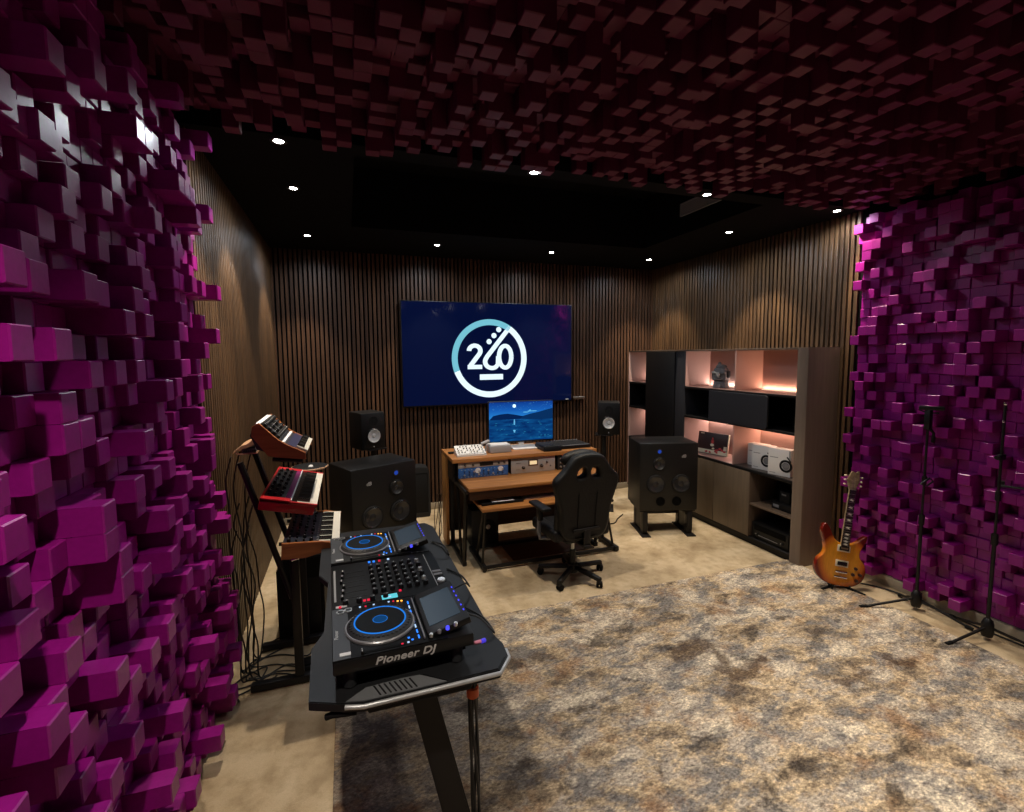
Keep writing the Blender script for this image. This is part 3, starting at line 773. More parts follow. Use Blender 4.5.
M['sky_blue'] = sky_grad(); M['lake_blue'] = lake_grad()
M['hill_blue'] = emis('screen_hill', (.002, .018, .09), .8); M['hill_blue2'] = emis('screen_hill_near', (.003, .03, .12), .8)
M['moon'] = emis('screen_moon', (.55, .85, 1), 1.4); M['glint'] = emis('screen_star', (.15, .55, .9), .9)
M['lake_glint'] = emis('screen_ripple', (.02, .22, .42), .8); M['cloud'] = emis('screen_cloud', (.12, .5, .85), .8)
lake().build('screen', mo)
b = MB(); b.box(-.03, .03, .0, .03, .01, .20, 'white', .004); b.build('stand_neck', mo)
MB().box(-.15, .15, -.22, .03, .0, .012, 'white', .004).build('stand_foot', mo)
bx = thing('drum_machine', 'thick black desktop box right of the screen foot', 'desktop device', (2.0, 4.63, 1.0))
MB().box(-.10, .10, -.10, .18, 0, .055, 'black', .006, taper=(.95, .9)).build('case', bx)
b = MB()
for i in range(5):
    for j in range(4): b.box(-.078 + i * .034, -.056 + i * .034, -.07 + j * .055, -.03 + j * .055, .055, .059, 'grey_plastic', .002)
b.build('pads', bx)
kc = thing('mixer_controller', 'long black desktop controller at the desk right end', 'controller', (2.28, 4.74, 1.0))
MB().box(-.16, .19, -.15, .17, 0, .035, 'black', .005).build('case', kc)
b = MB()
for i in range(12): b.box(-.145 + i * .027, -.128 + i * .027, -.12, .12, .035, .038, 'grey_plastic')
for i in range(12): b.box(-.145 + i * .027, -.128 + i * .027, .13, .155, .035, .043, 'grey')
b.box(-.14, .17, -.145, -.13, .035, .038, 'grey'); b.build('faders', kc)
# items on the tray
tk = thing('control_pad', 'black control pad with a white touch surface on the tray', 'control pad', (1.33, 4.30, .622))
MB().box(-.205, .205, -.14, .14, 0, .02, 'black', .005).build('case', tk)
MB().box(-.10, .12, -.12, .07, .02, .023, 'paper', .002).build('touch_surface', tk)
b = MB()
for s in (-1, 1):
    for k in range(5): b.box(s * .165 - .018, s * .165 + .018, -.10 + k * .042, -.075 + k * .042, .02, .024, 'grey_plastic')
b.build('buttons', tk)
wk = thing('computer_keyboard', 'slim white computer keyboard on the tray half behind the chair', 'keyboard', (1.75, 4.27, .622))
MB().box(-.19, .19, -.065, .065, 0, .012, 'white', .004).build('case', wk)
b = MB()
for i in range(15):
    for j in range(5): b.box(-.182 + i * .0243, -.161 + i * .0243, -.058 + j * .0235, -.038 + j * .0235, .012, .015, 'paper')
b.build('keys', wk)
# ------------------------------------------------------------------ gaming chair
ch = thing('gaming_chair', 'black high-backed gaming chair with its back to the camera at the desk', 'chair', (1.865, 3.795, 0), R(4))
# star base
b = MB(); b.lathe([(0, .05), (.045, .05), (.05, .08), (.045, .13), (0, .135)], 'black', n=24)
for k in range(5):
    a = R(k * 72 + 2)
    d = Vector((math.cos(a), math.sin(a), 0)); nrm = Vector((-math.sin(a), math.cos(a), 0))
    b.box(0, .29, -.026, .026, .0, .034, 'black', .008, T=Matrix.Rotation(a, 4, 'Z') @ TR((.02, 0, .085)) @ RY(5), taper=(1, .7))
b.build('star_base', ch)
for k in range(5):
    a = R(k * 72 + 2); px, py = .30 * math.cos(a), .30 * math.sin(a)
    b = MB()
    for s in (-1, 1): b.cyl((-.008, s * .006, .028), (-.008, s * .026, .028), .028, 'rubber', n=20, bev=.004)
    b.cyl((0, 0, .03), (0, 0, .075), .008, 'steel'); b.box(-.022, .018, -.024, .024, .04, .06, 'black', .008)
    b.build('caster', ch, T=TR((px, py, 0)) @ RZ(40 + k * 50))
b = MB(); b.cyl((0, 0, .13), (0, 0, .26), .028, 'black', n=20); b.cyl((0, 0, .26), (0, 0, .37), .016, 'silver_knob', n=20); b.build('gas_lift', ch)
b = MB(); b.box(-.13, .13, -.12, .14, .36, .40, 'steel', .008); b.tube([(.1, 0, .38), (.28, .02, .37)], .006, 'steel'); b.build('seat_mechanism', ch)
b = MB(); b.box(-.20, .20, -.19, .30, .40, .49, 'seat_fabric', .04, seg=4)
for s in (-1, 1): b.box(s * .225 - .055, s * .225 + .055, -.18, .28, .41, .515, 'leather', .035, seg=4)
b.build('seat', ch)
# backrest, outline in (x,z), reclined slightly
out = smooth_loop([(-.17, 0), (-.235, .10), (-.245, .25), (-.28, .38), (-.31, .49), (-.30, .55), (-.225, .62), (-.175, .69), (-.12, .74), (0, .76), (.12, .74), (.175, .69), (.225, .62), (.30, .55), (.31, .49), (.28, .38), (.245, .25), (.235, .10), (.17, 0), (0, -.02)], 4)
def slot(cx, s): return smooth_loop([(cx - .045 * 1, .575), (cx + .04 * 1, .575 + .0), (cx + .035 - .0, .64), (cx - .02 * s - .0, .655)], 3)
hl = [(-.105, .56), (-.035, .565), (-.035, .625), (-.085, .63)]
hr = [(-x, z) for x, z in hl][::-1]
me = shape('bk', [out, smooth_loop(hl, 3), smooth_loop(hr, 3)], .09, .028)
Tb = TR((0, -.17, .43)) @ RX(90 + 6)
# local: x->x, y->z, z-> -y
b = MB(); b.mesh(me, 'leather', Tb); b.build('backrest', ch)
b = MB()
for s in (-1, 1): b.box(s * .215 - .04, s * .215 + .04, .06, .44, -.01, .07, 'leather', .03, T=Tb @ TR((0, 0, -.075)), seg=3)
b.build('side_bolster', ch)
b = MB(); b.ball((0, 0, 0), 1, 'leather', (.19, .06, .08), T=Tb @ TR((-.03, .69, -.07)) @ RX(-90)); b.build('headrest_cushion', ch)
b = MB()
for s in (-1, 1): b.tube([(s * .085, .10, .048), (s * .09, .42, .049)], .004, 'blackm', T=Tb, n=6)
b.tube([(-.1, .02, .05), (.1, .02, .05)], .006, 'steel', T=Tb, n=6)
b.build('seam_piping', ch)
b = MB(); b.box(-.035, .035, -.27, -.05, .36, .385, 'steel', .005); b.box(-.13, .13, -.245, -.225, .50, .53, 'steel', .005); b.box(-.03, .03, -.25, -.228, .37, .52, 'steel', .005); b.build('back_bracket', ch)
for s in (-1, 1):
    b = MB(); b.box(s * .315 - .045, s * .315 + .045, -.12, .17, .675, .705, 'leather', .014, seg=3); b.build('armrest', ch)
    b = MB(); b.tube([(s * .22, .02, .385), (s * .315, .02, .40), (s * .325, .03, .46), (s * .318, .03, .675)], .017, 'grey', n=10)
    b.box(s * .315 - .022, s * .315 + .022, .0, .06, .56, .67, 'black', .008); b.build('arm_bracket', ch)

# ------------------------------------------------------------------ shelf unit
M['taupe_lit'] = wood_mat('end_panel_taupe_lit', (.17, .125, .095), (.21, .16, .12), .34, 'Z', 5)  # brightened copy of the shelf taupe; light on the end panel painted in
sh = thing('shelf_unit', 'long dark built-in shelf unit with lit rose niches on the right wall', 'shelf unit', (0, 0, 0))
X0, X1 = 3.93, 4.318
Ys = [3.36, 3.86, 4.10, 4.91, 5.72, 6.155]
SH = lambda *a, m='shelf_black', n='board', bev=.002: MB().box(*a, m, bev).build(n, sh)
# end panel with rounded front edge
b = MB(); b.prism([(X0 + .02, 3.235), (X1 + .0, 3.235), (X1, 3.345), (X0, 3.345), (X0, 3.255), (X0 + .006, 3.241)], 0, 2.05, 'taupe_lit'); b.build('end_panel', sh, 'wide taupe end panel')
SH(X0, X1, 3.345, 6.155, 2.03, 2.05, m='shelf_dark', n='top_board')
SH(X0 + .03, X1, 3.345, 6.155, 0, .06, m='shelf_black', n='plinth')
SH(X0, X1, 3.345, 6.155, .06, .08, n='bottom_board')
SH(X1 - .012, X1, 3.345, 6.155, .08, 2.03, m='niche', n='back_board')
SH(X0, X1 - .012, 6.135, 6.155, .08, 2.03, m='niche', n='side_board')
# levels
for y0_, y1_ in ((3.345, 4.905), (5.725, 6.135)):
    SH(X0, X1 - .012, y0_, y1_, 1.575, 1.60, n='shelf_board'); SH(X0, X1 - .012, y0_, y1_, 1.225, 1.25, n='shelf_board'); SH(X0, X1 - .012, y0_, y1_, .775, .80, n='shelf_board', m='counter')if False else None
M['counter'] = mat('counter_top', (.06, .048, .042), .3)
M['niche_floor'] = mat('niche_floor', (.40, .23, .19), .4)
for y0_, y1_ in ((3.345, 4.905), (5.725, 6.135)):
    SH(X0, X1 - .012, y0_, y1_, .765, .795, n='counter_board', m='shelf_black')
    MB().box(X0 + .02, X1 - .012, y0_, y1_, 1.60, 1.603, 'niche_floor').build('shelf_lining', sh)
SH(X0 + .02, X1 - .012, 4.10, 4.905, .795, .798, m='niche_floor', n='shelf_lining')
SH(X0 + .02, X1 - .012, 3.345, 4.10, .795, .798, m='counter', n='shelf_lining')
# vertical sides
SH(X0 + .002, X1 - .012, 4.905, 4.925, .08, 2.03, m='shelf_grey', n='upright')
for z0_, z1_ in ((1.603, 2.03), (.798, 1.225)): MB().box(X0 + .01, X1 - .012, 4.900, 4.905, z0_, z1_, 'niche').build('side_lining', sh)
for z0_, z1_ in ((1.603, 2.03), (.798, 1.225)): MB().box(X0 + .004, X1 - .012, 4.09, 4.105, z0_, z1_, 'niche').build('divider', sh)
MB().box(X1 - .016, X1 - .012, 3.345, 6.135, 1.25, 1.575, 'shelf_black').build('band_back', sh)
MB().box(X0 + .004, X1 - .016, 6.130, 6.134, 1.25, 1.575, 'shelf_black').build('band_lining', sh)
SH(X0 + .002, X1 - .012, 5.705, 5.725, .08, 2.03, n='upright')
SH(X0 - .004, X0 + .018, 5.10, 5.705, .08, 2.026, n='tall_door', m='shelf_black'); SH(X0 + .01, X0 + .03, 4.925, 5.095, .08, 2.03, n='tall_panel', m='shelf_grey')
# charcoal sliding door with rounded corner, in the dark band
me = shape('sd', [[(0, 0), (.77, 0), (.80, .01), (.815, .035), (.815, .30), (.805, .325), (.78, .338), (0, .338)]], .022, .002)
b = MB(); b.mesh(me, 'shelf_grey', TR((X0 - .008, 4.46, 1.242)) @ Matrix(((0, 0, 1, 0), (-1, 0, 0, 0), (0, 1, 0, 0), (0, 0, 0, 1)))); b.build('sliding_door', sh)
for y0_, y1_ in ((3.86, 4.36), (4.37, 4.915)): SH(X0 - .002, X0 + .018, y0_, y1_, .085, .765, m='door_taupe', n='door')
SH(X0 + .0, X1 - .012, 3.85, 3.866, .08, .765, m='shelf_dark', n='upright')
SH(X0 + .01, X1 - .012, 3.345, 3.85, .42, .44, m='shelf_dark', n='shelf_board')
SH(X1 - .018, X1 - .012, 3.345, 3.85, .08, .765, m='shelf_black', n='band_back')
for y0_, y1_ in ((3.36, 4.08), (4.12, 4.89), (5.74, 6.11)):
    MB().box(X1 - .03, X1 - .018, y0_, y1_, 1.604, 1.609, 'led_strip').build('light_strip', sh)
    MB().box(X1 - .03, X1 - .018, y0_, y1_, 1.216, 1.2235, 'led_strip').build('light_strip', sh)
def area(loc, sx, sy, e, col, rot):
    l = bpy.data.lights.new('niche_light', 'AREA'); l.shape = 'RECTANGLE'; l.size = sx; l.size_y = sy; l.energy = e; l.color = col
    o = bpy.data.objects.new('niche_light', l); COL.objects.link(o); o.location = loc; o.rotation_euler = rot; return o
for y0_, y1_ in ((3.36, 4.08), (4.12, 4.89), (5.74, 6.11)):
    L_ = y1_ - y0_ - .02; yc = (y0_ + y1_) / 2
    area((X1 - .03, yc, 1.612), .02, L_, 3.2 * L_, (1, .76, .66) if y0_ > 4 else (1, .55, .36), (R(180), 0, 0))
    area((X1 - .03, yc, 1.214), .02, L_, 3.2 * L_, (1, .76, .66) if y0_ > 4 else (1, .58, .40), (0, 0, 0))

# objects on the shelves
st = thing('figurine', 'grey stone-like robot head figurine in the upper lit niche', 'figurine', (4.06, 4.44, 1.6045), R(-62))
b = MB(); b.box(-.078, .078, -.07, .07, 0, .085, 'concrete', .015, taper=(.82, .85)); b.box(-.03, .03, -.09, -.06, .0, .05, 'concrete', .01); b.build('neck_base', st)
b = MB(); b.box(-.084, .084, -.08, .08, .085, .235, 'concrete', .025, taper=(.78, .85)); b.box(-.075, .075, -.10, -.06, .165, .190, 'concrete', .008); b.box(-.02, .02, -.115, -.07, .12, .18, 'concrete', .008); b.box(-.045, .045, -.095, -.07, .10, .112, 'concrete', .004)
b.build('head', st)
b = MB(); b.box(-.055, .055, -.055, .055, .232, .270, 'concrete', .014, taper=(.7, .8)); b.cyl((-.02, 0, .265), (-.02, 0, .30), .024, 'concrete', r1=.010); b.build('crown', st)
for s_ in (-1, 1): MB().box(s_ * .082 - .012, s_ * .082 + .012, -.035, .03, .115, .195, 'grey_plastic', .006).build('ear', st)
pf = thing('picture_box', 'dark printed picture board with red and white artwork leaning in the lower niche', 'picture', (4.10, 4.60, .80), R(-76))
Tp = RX(-9)
MB().box(-.20, .20, -.012, .012, .0, .255, 'photo_dark', .003, T=Tp).build('board', pf)
b = MB(); b.box(.196, .204, -.0125, .0125, 0, .255, 'ivory', .001, T=Tp); b.build('edge', pf)
b = MB(); b.box(-.195, .195, -.0135, -.012, .004, .05, 'ivory', T=Tp)
rr = random.Random(2)
for k in range(16):
    x = rr.uniform(-.08, .18); z = rr.uniform(.02, .075); b.ball((x, -.0145, z), 1, 'photo_red' if k % 3 else 'ivory', (.018, .0015, .012), T=Tp, n=8)
b.ball((.0, -.014, .15), 1, 'photo_red', (.02, .0015, .032), T=Tp); b.ball((.0, -.014, .11), 1, 'ivory', (.026, .0015, .018), T=Tp)
b.ball((.0, -.014, .185), 1, 'photo_red', (.010, .0015, .014), T=Tp)
for x in (.165, .18): b.box(x - .012, x + .012, -.0138, -.012, .06, .11, 'ivory', T=Tp)
b.box(-.17, -.12, -.0138, -.012, .232, .244, 'ivory', T=Tp)
b.build('print', pf)
def hbox(label, y, x, w, h, rz, col, disc):
    t = thing('product_box', label, 'box', (x, y, .7985), R(rz))
    MB().box(-w / 2, w / 2, 0, .11, 0, h, 'white', .003).build('carton', t)
    b = MB(); b.box(-w * .42, -w * .05, -.001, 0, h * .66, h * .69, 'print_grey'); b.box(-w * .42, -w * .15, -.001, 0, h * .08, h * .10, 'print_grey')
    b.box(w * .42, w * .5 - .001, -.0012, 0, h * .5, h * .98, col); b.build('print', t)
    if disc:
        b = MB(); T = TR((w * .30, -.001, h * .40)) @ RX(90)
        b.lathe([(.062, 0), (.062, .002), (.04, .003), (.04, 0)], 'blackm', T); b.lathe([(0, 0), (.036, .001), (.022, .004), (0, .004)], 'grey', T)
        b.tube([(w * .30 + .05, -.004, h * .4), (w * .30 + .045, -.004, h * .6), (w * .30 + .01, -.004, h * .75)], .006, 'blackm', n=6)
        b.build('headphone_picture', t)
M['box_orange'] = mat('box_orange', (.7, .18, .07), .5); M['box_green'] = mat('box_pale', (.5, .6, .55), .5)
hbox('plain white product box leftmost on the shelf counter', 3.945, 4.10, .19, .235, -78, 'print_grey', False)
hbox('white box with a headphone picture and orange corner, middle of three', 3.80, 4.02, .20, .25, -78, 'box_orange', True)
hbox('white box with a big headphone picture beside the shelf end panel', 3.545, 3.98, .22, .262, -76, 'print_grey', True)
rc = thing('av_receiver', 'black wide receiver on the bottom shelf of the open bay', 'receiver', (3.965, 3.61, .0715), R(-90))
MB().box(-.22, .22, .0, .29, .01, .175, 'black', .004).build('case', rc)
MB().box(-.19, .19, -.004, 0, .10, .16, 'port_black', .002).build('display', rc)
b = MB(); b.box(-.18, .10, -.0055, -.004, .05, .055, 'print_grey'); b.build('printing', rc)
for x in (-.15, .15): knob('l', rc, FY(x, -.001, .06))
nb = thing('network_box', 'small black device on the upper shelf of the open bay', 'device', (4.02, 3.53, .441), R(-90))
MB().box(-.12, .12, 0, .18, 0, .07, 'black', .004).build('case', nb)
MB().box(-.10, -.03, -.003, 0, .02, .05, 'grey', .002).build('socket_panel', nb)
b = MB(); b.box(-.06, .06, .03, .15, .07, .19, 'blackm', .01); b.box(-.03, .02, .028, .03, .15, .165, 'grey'); b.build('top_unit', nb)

# ------------------------------------------------------------------ guitar and its stand
gt = thing('electric_guitar', 'amber sunburst electric guitar on a floor stand beside the shelf end', 'guitar', (3.862, 2.82, .038), rot=(R(-9), R(9.5), R(38 - 64)))
gt.scale = (1.14, 1.14, 1.14)
half = [(0, 0)]
body = [(0, 0), (.09, .008), (.155, .055), (.175, .12), (.16, .185), (.125, .225), (.12, .27), (.145, .33), (.158, .375), (.150, .392), (.125, .375), (.085, .335), (.055, .315), (0, .31),
        (-.045, .32), (-.075, .345), (-.105, .40), (-.135, .435), (-.155, .43), (-.165, .38), (-.145, .31), (-.128, .26), (-.135, .215), (-.168, .17), (-.18, .11), (-.155, .05), (-.09, .008)]
me = shape('gb', [smooth_loop(body, 4)], .045, .008)
Tg = RX(90)
b = MB(); b.mesh(me, 'sunburst', Tg); b.build('body', gt, 'amber body darkening to red-brown at the rim')
b = MB(); b.prism([(-.028, .27), (.028, .27), (.0215, .72), (-.0215, .72)], .018, .036, 'head_wood', T=Tg @ TR((0, 0, -.0)), bev=.003)
nk = b.build('neck', gt)
b = MB(); b.prism([(-.0275, .285), (.0275, .285), (.021, .715), (-.021, .715)], .036, .041, 'fret', T=Tg)
b.build('fretboard', gt)
b = MB()
for k in range(22):
    y = .715 - .43 * (1 - 2 ** (-k / 12)) / (1 - 2 ** (-22 / 12)) * .98; b.box(-.024, .024, y - .0009, y + .0009, .041, .0422, 'silver_knob', T=Tg)
b.build('frets', gt)
b = MB()
for k in (2, 4, 6, 8, 11, 14, 16, 18, 20):
    y = .715 - .43 * (1 - 2 ** (-(k + .5) / 12)) / (1 - 2 ** (-22 / 12)) * .98
    b.prism([(-.019, y), (-.006, y + .010), (.018, y + .005), (.006, y - .001), (.018, y - .009)], .041, .0418, 'inlay', T=Tg)
b.build('inlays', gt)
b = MB(); b.prism(smooth_loop([(-.021, .715), (-.028, .74), (-.044, .785), (-.036, .80), (-.014, .852), (.010, .842), (.032, .858), (.042, .785), (.028, .74), (.021, .715)], 3), .014, .030, 'head_wood', T=Tg, bev=.002); b.build('headstock', gt)
for i in range(3):
    for s in (-1, 1):
        b = MB(); b.cyl((s * .030, .75 + i * .032, .026), (s * .056, .75 + i * .032, .026), .0035, 'chrome', T=Tg); b.ball((s * .058, .75 + i * .032, .026), .010, 'ivory', (1.0, .7, .6), T=Tg, n=10); b.build('tuning_peg', gt)
for y in (.275, .165):
    b = MB(); b.box(-.045, .045, y - .024, y + .024, .0225, .030, 'ivory', .003, T=Tg); b.box(-.034, .034, y - .014, y + .014, .030, .035, 'black', .003, T=Tg); b.build('pickup', gt)
b = MB(); b.box(-.042, .042, .095, .112, .0225, .036, 'chrome', .003, T=Tg); b.build('bridge', gt)
b = MB(); b.box(-.045, .045, .060, .073, .0225, .034, 'chrome', .003, T=Tg); b.build('tailpiece', gt)
b = MB()
for k in range(6):
    x = -.016 + k * .0064; b.tube([(x * 1.3, .067, .037), (x * .9, .715, .0435), (x * 1.2, .75 + (k % 3) * .032, .032)], .0006, 'chrome', T=Tg, n=4)
b.build('strings', gt)
for x, y in ((.085, .10), (.115, .06), (.10, .145), (.135, .105)):
    b = MB(); b.cyl((x, y, .022), (x, y, .036), .012, 'photo_dark', r1=.010, T=Tg); b.build('control_knob', gt)
gs = thing('guitar_stand', 'low black folding stand holding the amber guitar', 'guitar stand', (3.875, 2.82, 0), R(-26))
b = MB(); b.tube([(-.15, -.05, .012), (-.05, .0, .028), (0, .03, .04)], .011, 'rubber', n=8); b.build('leg', gs)
b = MB(); b.tube([(.15, -.12, .012), (.05, .0, .028), (0, .03, .04)], .011, 'rubber', n=8); b.build('leg', gs)
b = MB(); b.tube([(0, .17, .014), (0, .08, .2), (0, .05, .22)], .010, 'rubber', n=8); b.tube([(0, .17, .014), (0, .03, .04)], .008, 'rubber', n=8); b.build('rear_brace', gs)
for s in (-1, 1):
    b = MB(); b.tube([(s * .06, .03, .028), (s * .065, -.045, .028), (s * .065, -.055, .05)], .008, 'rubber', n=8); b.build('cradle_arm', gs)

# ------------------------------------------------------------------ microphone stands
def mic_stand(label, x, y, ztop, legs, lean):
    t = thing('microphone_stand', label, 'microphone stand', (x, y, 0))
    b = MB(); b.cyl((0, 0, .03), (0, 0, .70), .0115, 'steel'); b.cyl((0, 0, .70), (lean[0] * .5, lean[1] * .5, ztop), .008, 'steel'); b.build('pole', t)
    b = MB(); b.lathe([(0, .02), (.03, .03), (.036, .06), (.034, .12), (.022, .15), (.012, .16)], 'black', n=20); b.box(.02, .055, -.008, .008, .10, .13, 'black', .004); b.build('hub', t)
    for lx, ly in legs:
        b = MB(); b.tube([(0, 0, .10), (lx * .15, ly * .15, .085), (lx, ly, .012)], .0095, 'steel', n=8); b.build('leg', t)
        b = MB(); b.tube([(lx * .9, ly * .9, .02), (lx * 1.03, ly * 1.03, .014)], .014, 'rubber', n=8); b.build('rubber_foot', t)
    MB().cyl((0, 0, .68), (0, 0, .76), .019, 'black', bev=.003).build('clutch', t); MB().cyl((.0, 0, 0.99), (0, 0, 1.06), .016, 'black', bev=.003).build('collar', t)
    return t
m1 = mic_stand('black microphone stand nearer the guitar with a microphone clipped on top', 4.12, 2.375, 1.565, [(-.374, .155), (.056, -.325), (.09, .17)], (.0, .0))
b = MB(); b.box(-.02, .02, -.02, .02, 1.42, 1.565, 'black', .006); b.tube([(0, 0, 1.44), (.02, -.03, 1.39), (.03, -.02, 1.32)], .010, 'blackm', n=8); b.build('swivel', m1)
b = MB(); Tm = RZ(-62); b.box(-.06, .09, -.024, .024, 1.565, 1.595, 'black', .010, T=Tm); b.tube([(-.06, 0, 1.565), (0, 0, 1.54), (.06, 0, 1.545)], .006, 'steel', n=8, T=Tm); b.build('microphone_clip', m1)
b = MB(); b.tube([(-.04, 0, 1.0), (.01, -.03, 1.05), (.05, -.03, 1.02), (.03, 0, .98)], .007, 'black', n=8); b.build('cable_hook', m1)
m2 = mic_stand('black microphone stand at the right edge with its boom out of frame', 4.14, 1.945, 1.65, [(-.335, .045), (.15, -.29), (.10, .26)], (.0, .0))
b = MB(); b.box(-.03, .03, -.014, .014, 1.27, 1.31, 'black', .006); b.cyl((-.035, 0, 1.29), (-.05, 0, 1.29), .014, 'steel'); b.build('boom_clamp', m2)
b = MB(); b.tube([(-.02, -.02, 1.10), (.05, -.35, 1.12), (.03, -.62, 1.14)], .008, 'steel', n=8); b.cyl((.02, -.0, 1.085), (.02, -.0, 1.125), .018, 'grey_plastic'); b.build('boom_arm', m2)
b = MB(); b.ball((0, 0, 1.65), .012, 'chrome'); b.ball((-.008, 0, 1.53), .009, 'chrome'); b.build('thread_tip', m2)
cp_pts = [(4.0, 2.95, .012), (4.15, 2.80, .01), (4.24, 2.62, .012), (4.26, 2.3, .012), (4.25, 2.05, .012), (4.27, 1.6, .012), (4.26, 1.2, .012)]
b = MB(); b.tube(smooth_path(cp_pts, 5), .006, 'cable', n=6); o = b.build('floor_cable'); tag(o, 'black cable on the floor along the right baseboard', 'cable')

# ------------------------------------------------------------------ DJ table
TZ = .95
dt = thing('dj_table', 'black gaming-style table with silver-edged front carrying the DJ players', 'table', (0, 0, 0))
outl = [(-.148, 1.510), (-.042, 1.465), (.012, 1.450), (.449, 1.457), (.499, 1.525), (.505, 1.60), (.490, 1.66), (.470, 2.90), (.43, 2.98), (-.15, 2.98), (-.170, 2.90), (-.164, 2.42), (-.119, 2.32), (-.120, 1.90), (-.158, 1.80)]
MB().prism(outl, TZ - .03, TZ, 'table', bev=.003).build('table_top', dt)
b = MB(); b.tube([(-.042, 1.461, TZ - .009), (.012, 1.446, TZ - .009), (.449, 1.453, TZ - .009), (.503, 1.523, TZ - .009), (.506, 1.57, TZ - .009)], .0075, 'table_edge', n=10); b.build('edge_strip', dt, 'silver rounded edge strip')
b = MB(); b.prism([(-.040, 1.470), (.012, 1.456), (.27, 1.459), (.19, 1.52), (.14, 1.522), (.02, 1.515)], TZ, TZ + .004, 'table_plate', bev=.001)
b.prism([(.275, 1.459), (.445, 1.463), (.485, 1.52), (.20, 1.520)], TZ, TZ + .0035, 'table', bev=.001)
for k in range(8): b.prism([(.060 + k * .016, 1.463), (.065 + k * .016, 1.463), (.047 + k * .016, 1.512), (.042 + k * .016, 1.512)], TZ + .004, TZ + .0055, 'blackm')
b.build('front_plate', dt, 'grey ribbed corner plate')
for yy in (1.62, 2.78):
    for_pts = [(.150, TZ - .04), (.235, TZ - .04), (.435, .05), (.335, .05)]
    b = MB(); b.prism(for_pts, -.035, .035, 'steel', T=TR((0, yy, 0)) @ RX(90), bev=.006); b.build('leg', dt)
    MB().box(-.08, .50, yy - .04, yy + .04, .0145, .055, 'steel', .01).build('foot', dt)
    MB().box(-.06, .42, yy - .03, yy + .03, TZ - .075, TZ - .03, 'steel', .005).build('top_bracket', dt)
MB().box(.15, .23, 1.66, 2.74, TZ - .07, TZ - .035, 'steel', .004).build('crossbeam', dt)
MB().box(.02, .36, 1.475, 1.56, TZ - .062, TZ - .031, 'blackm', .012).build('under_tray', dt)
hk = MB().tube([(-.01, 1.475, TZ - .040), (-.04, 1.48, TZ - .042), (-.085, 1.50, TZ - .052), (-.10, 1.505, TZ - .058)], .010, 'rubber', n=10).build('headphone_hook', dt)
# cable bundle with an orange tie
cbn = thing('cable_bundle', 'black cable bundle with an orange tie hanging from the table corner', 'cable bundle', (.382, 1.575, 0))
b = MB(); b.cyl((0, 0, .79), (0, 0, .83), .022, 'orange', n=16, bev=.004); b.build('cable_tie', cbn, 'orange cable tie')
for k in range(5):
    a = k * 1.26; r = random.Random(k)
    pts = [(.008 * math.cos(a), .008 * math.sin(a), .855)] + [(.014 * math.cos(a + i * .5) + .02 * i / 6, .014 * math.sin(a + i * .5) + .04 * i / 6, .80 - i * .13) for i in range(7)]
    MB().tube(smooth_path(pts, 3), .005, 'cable', n=6).build('cable', cbn)

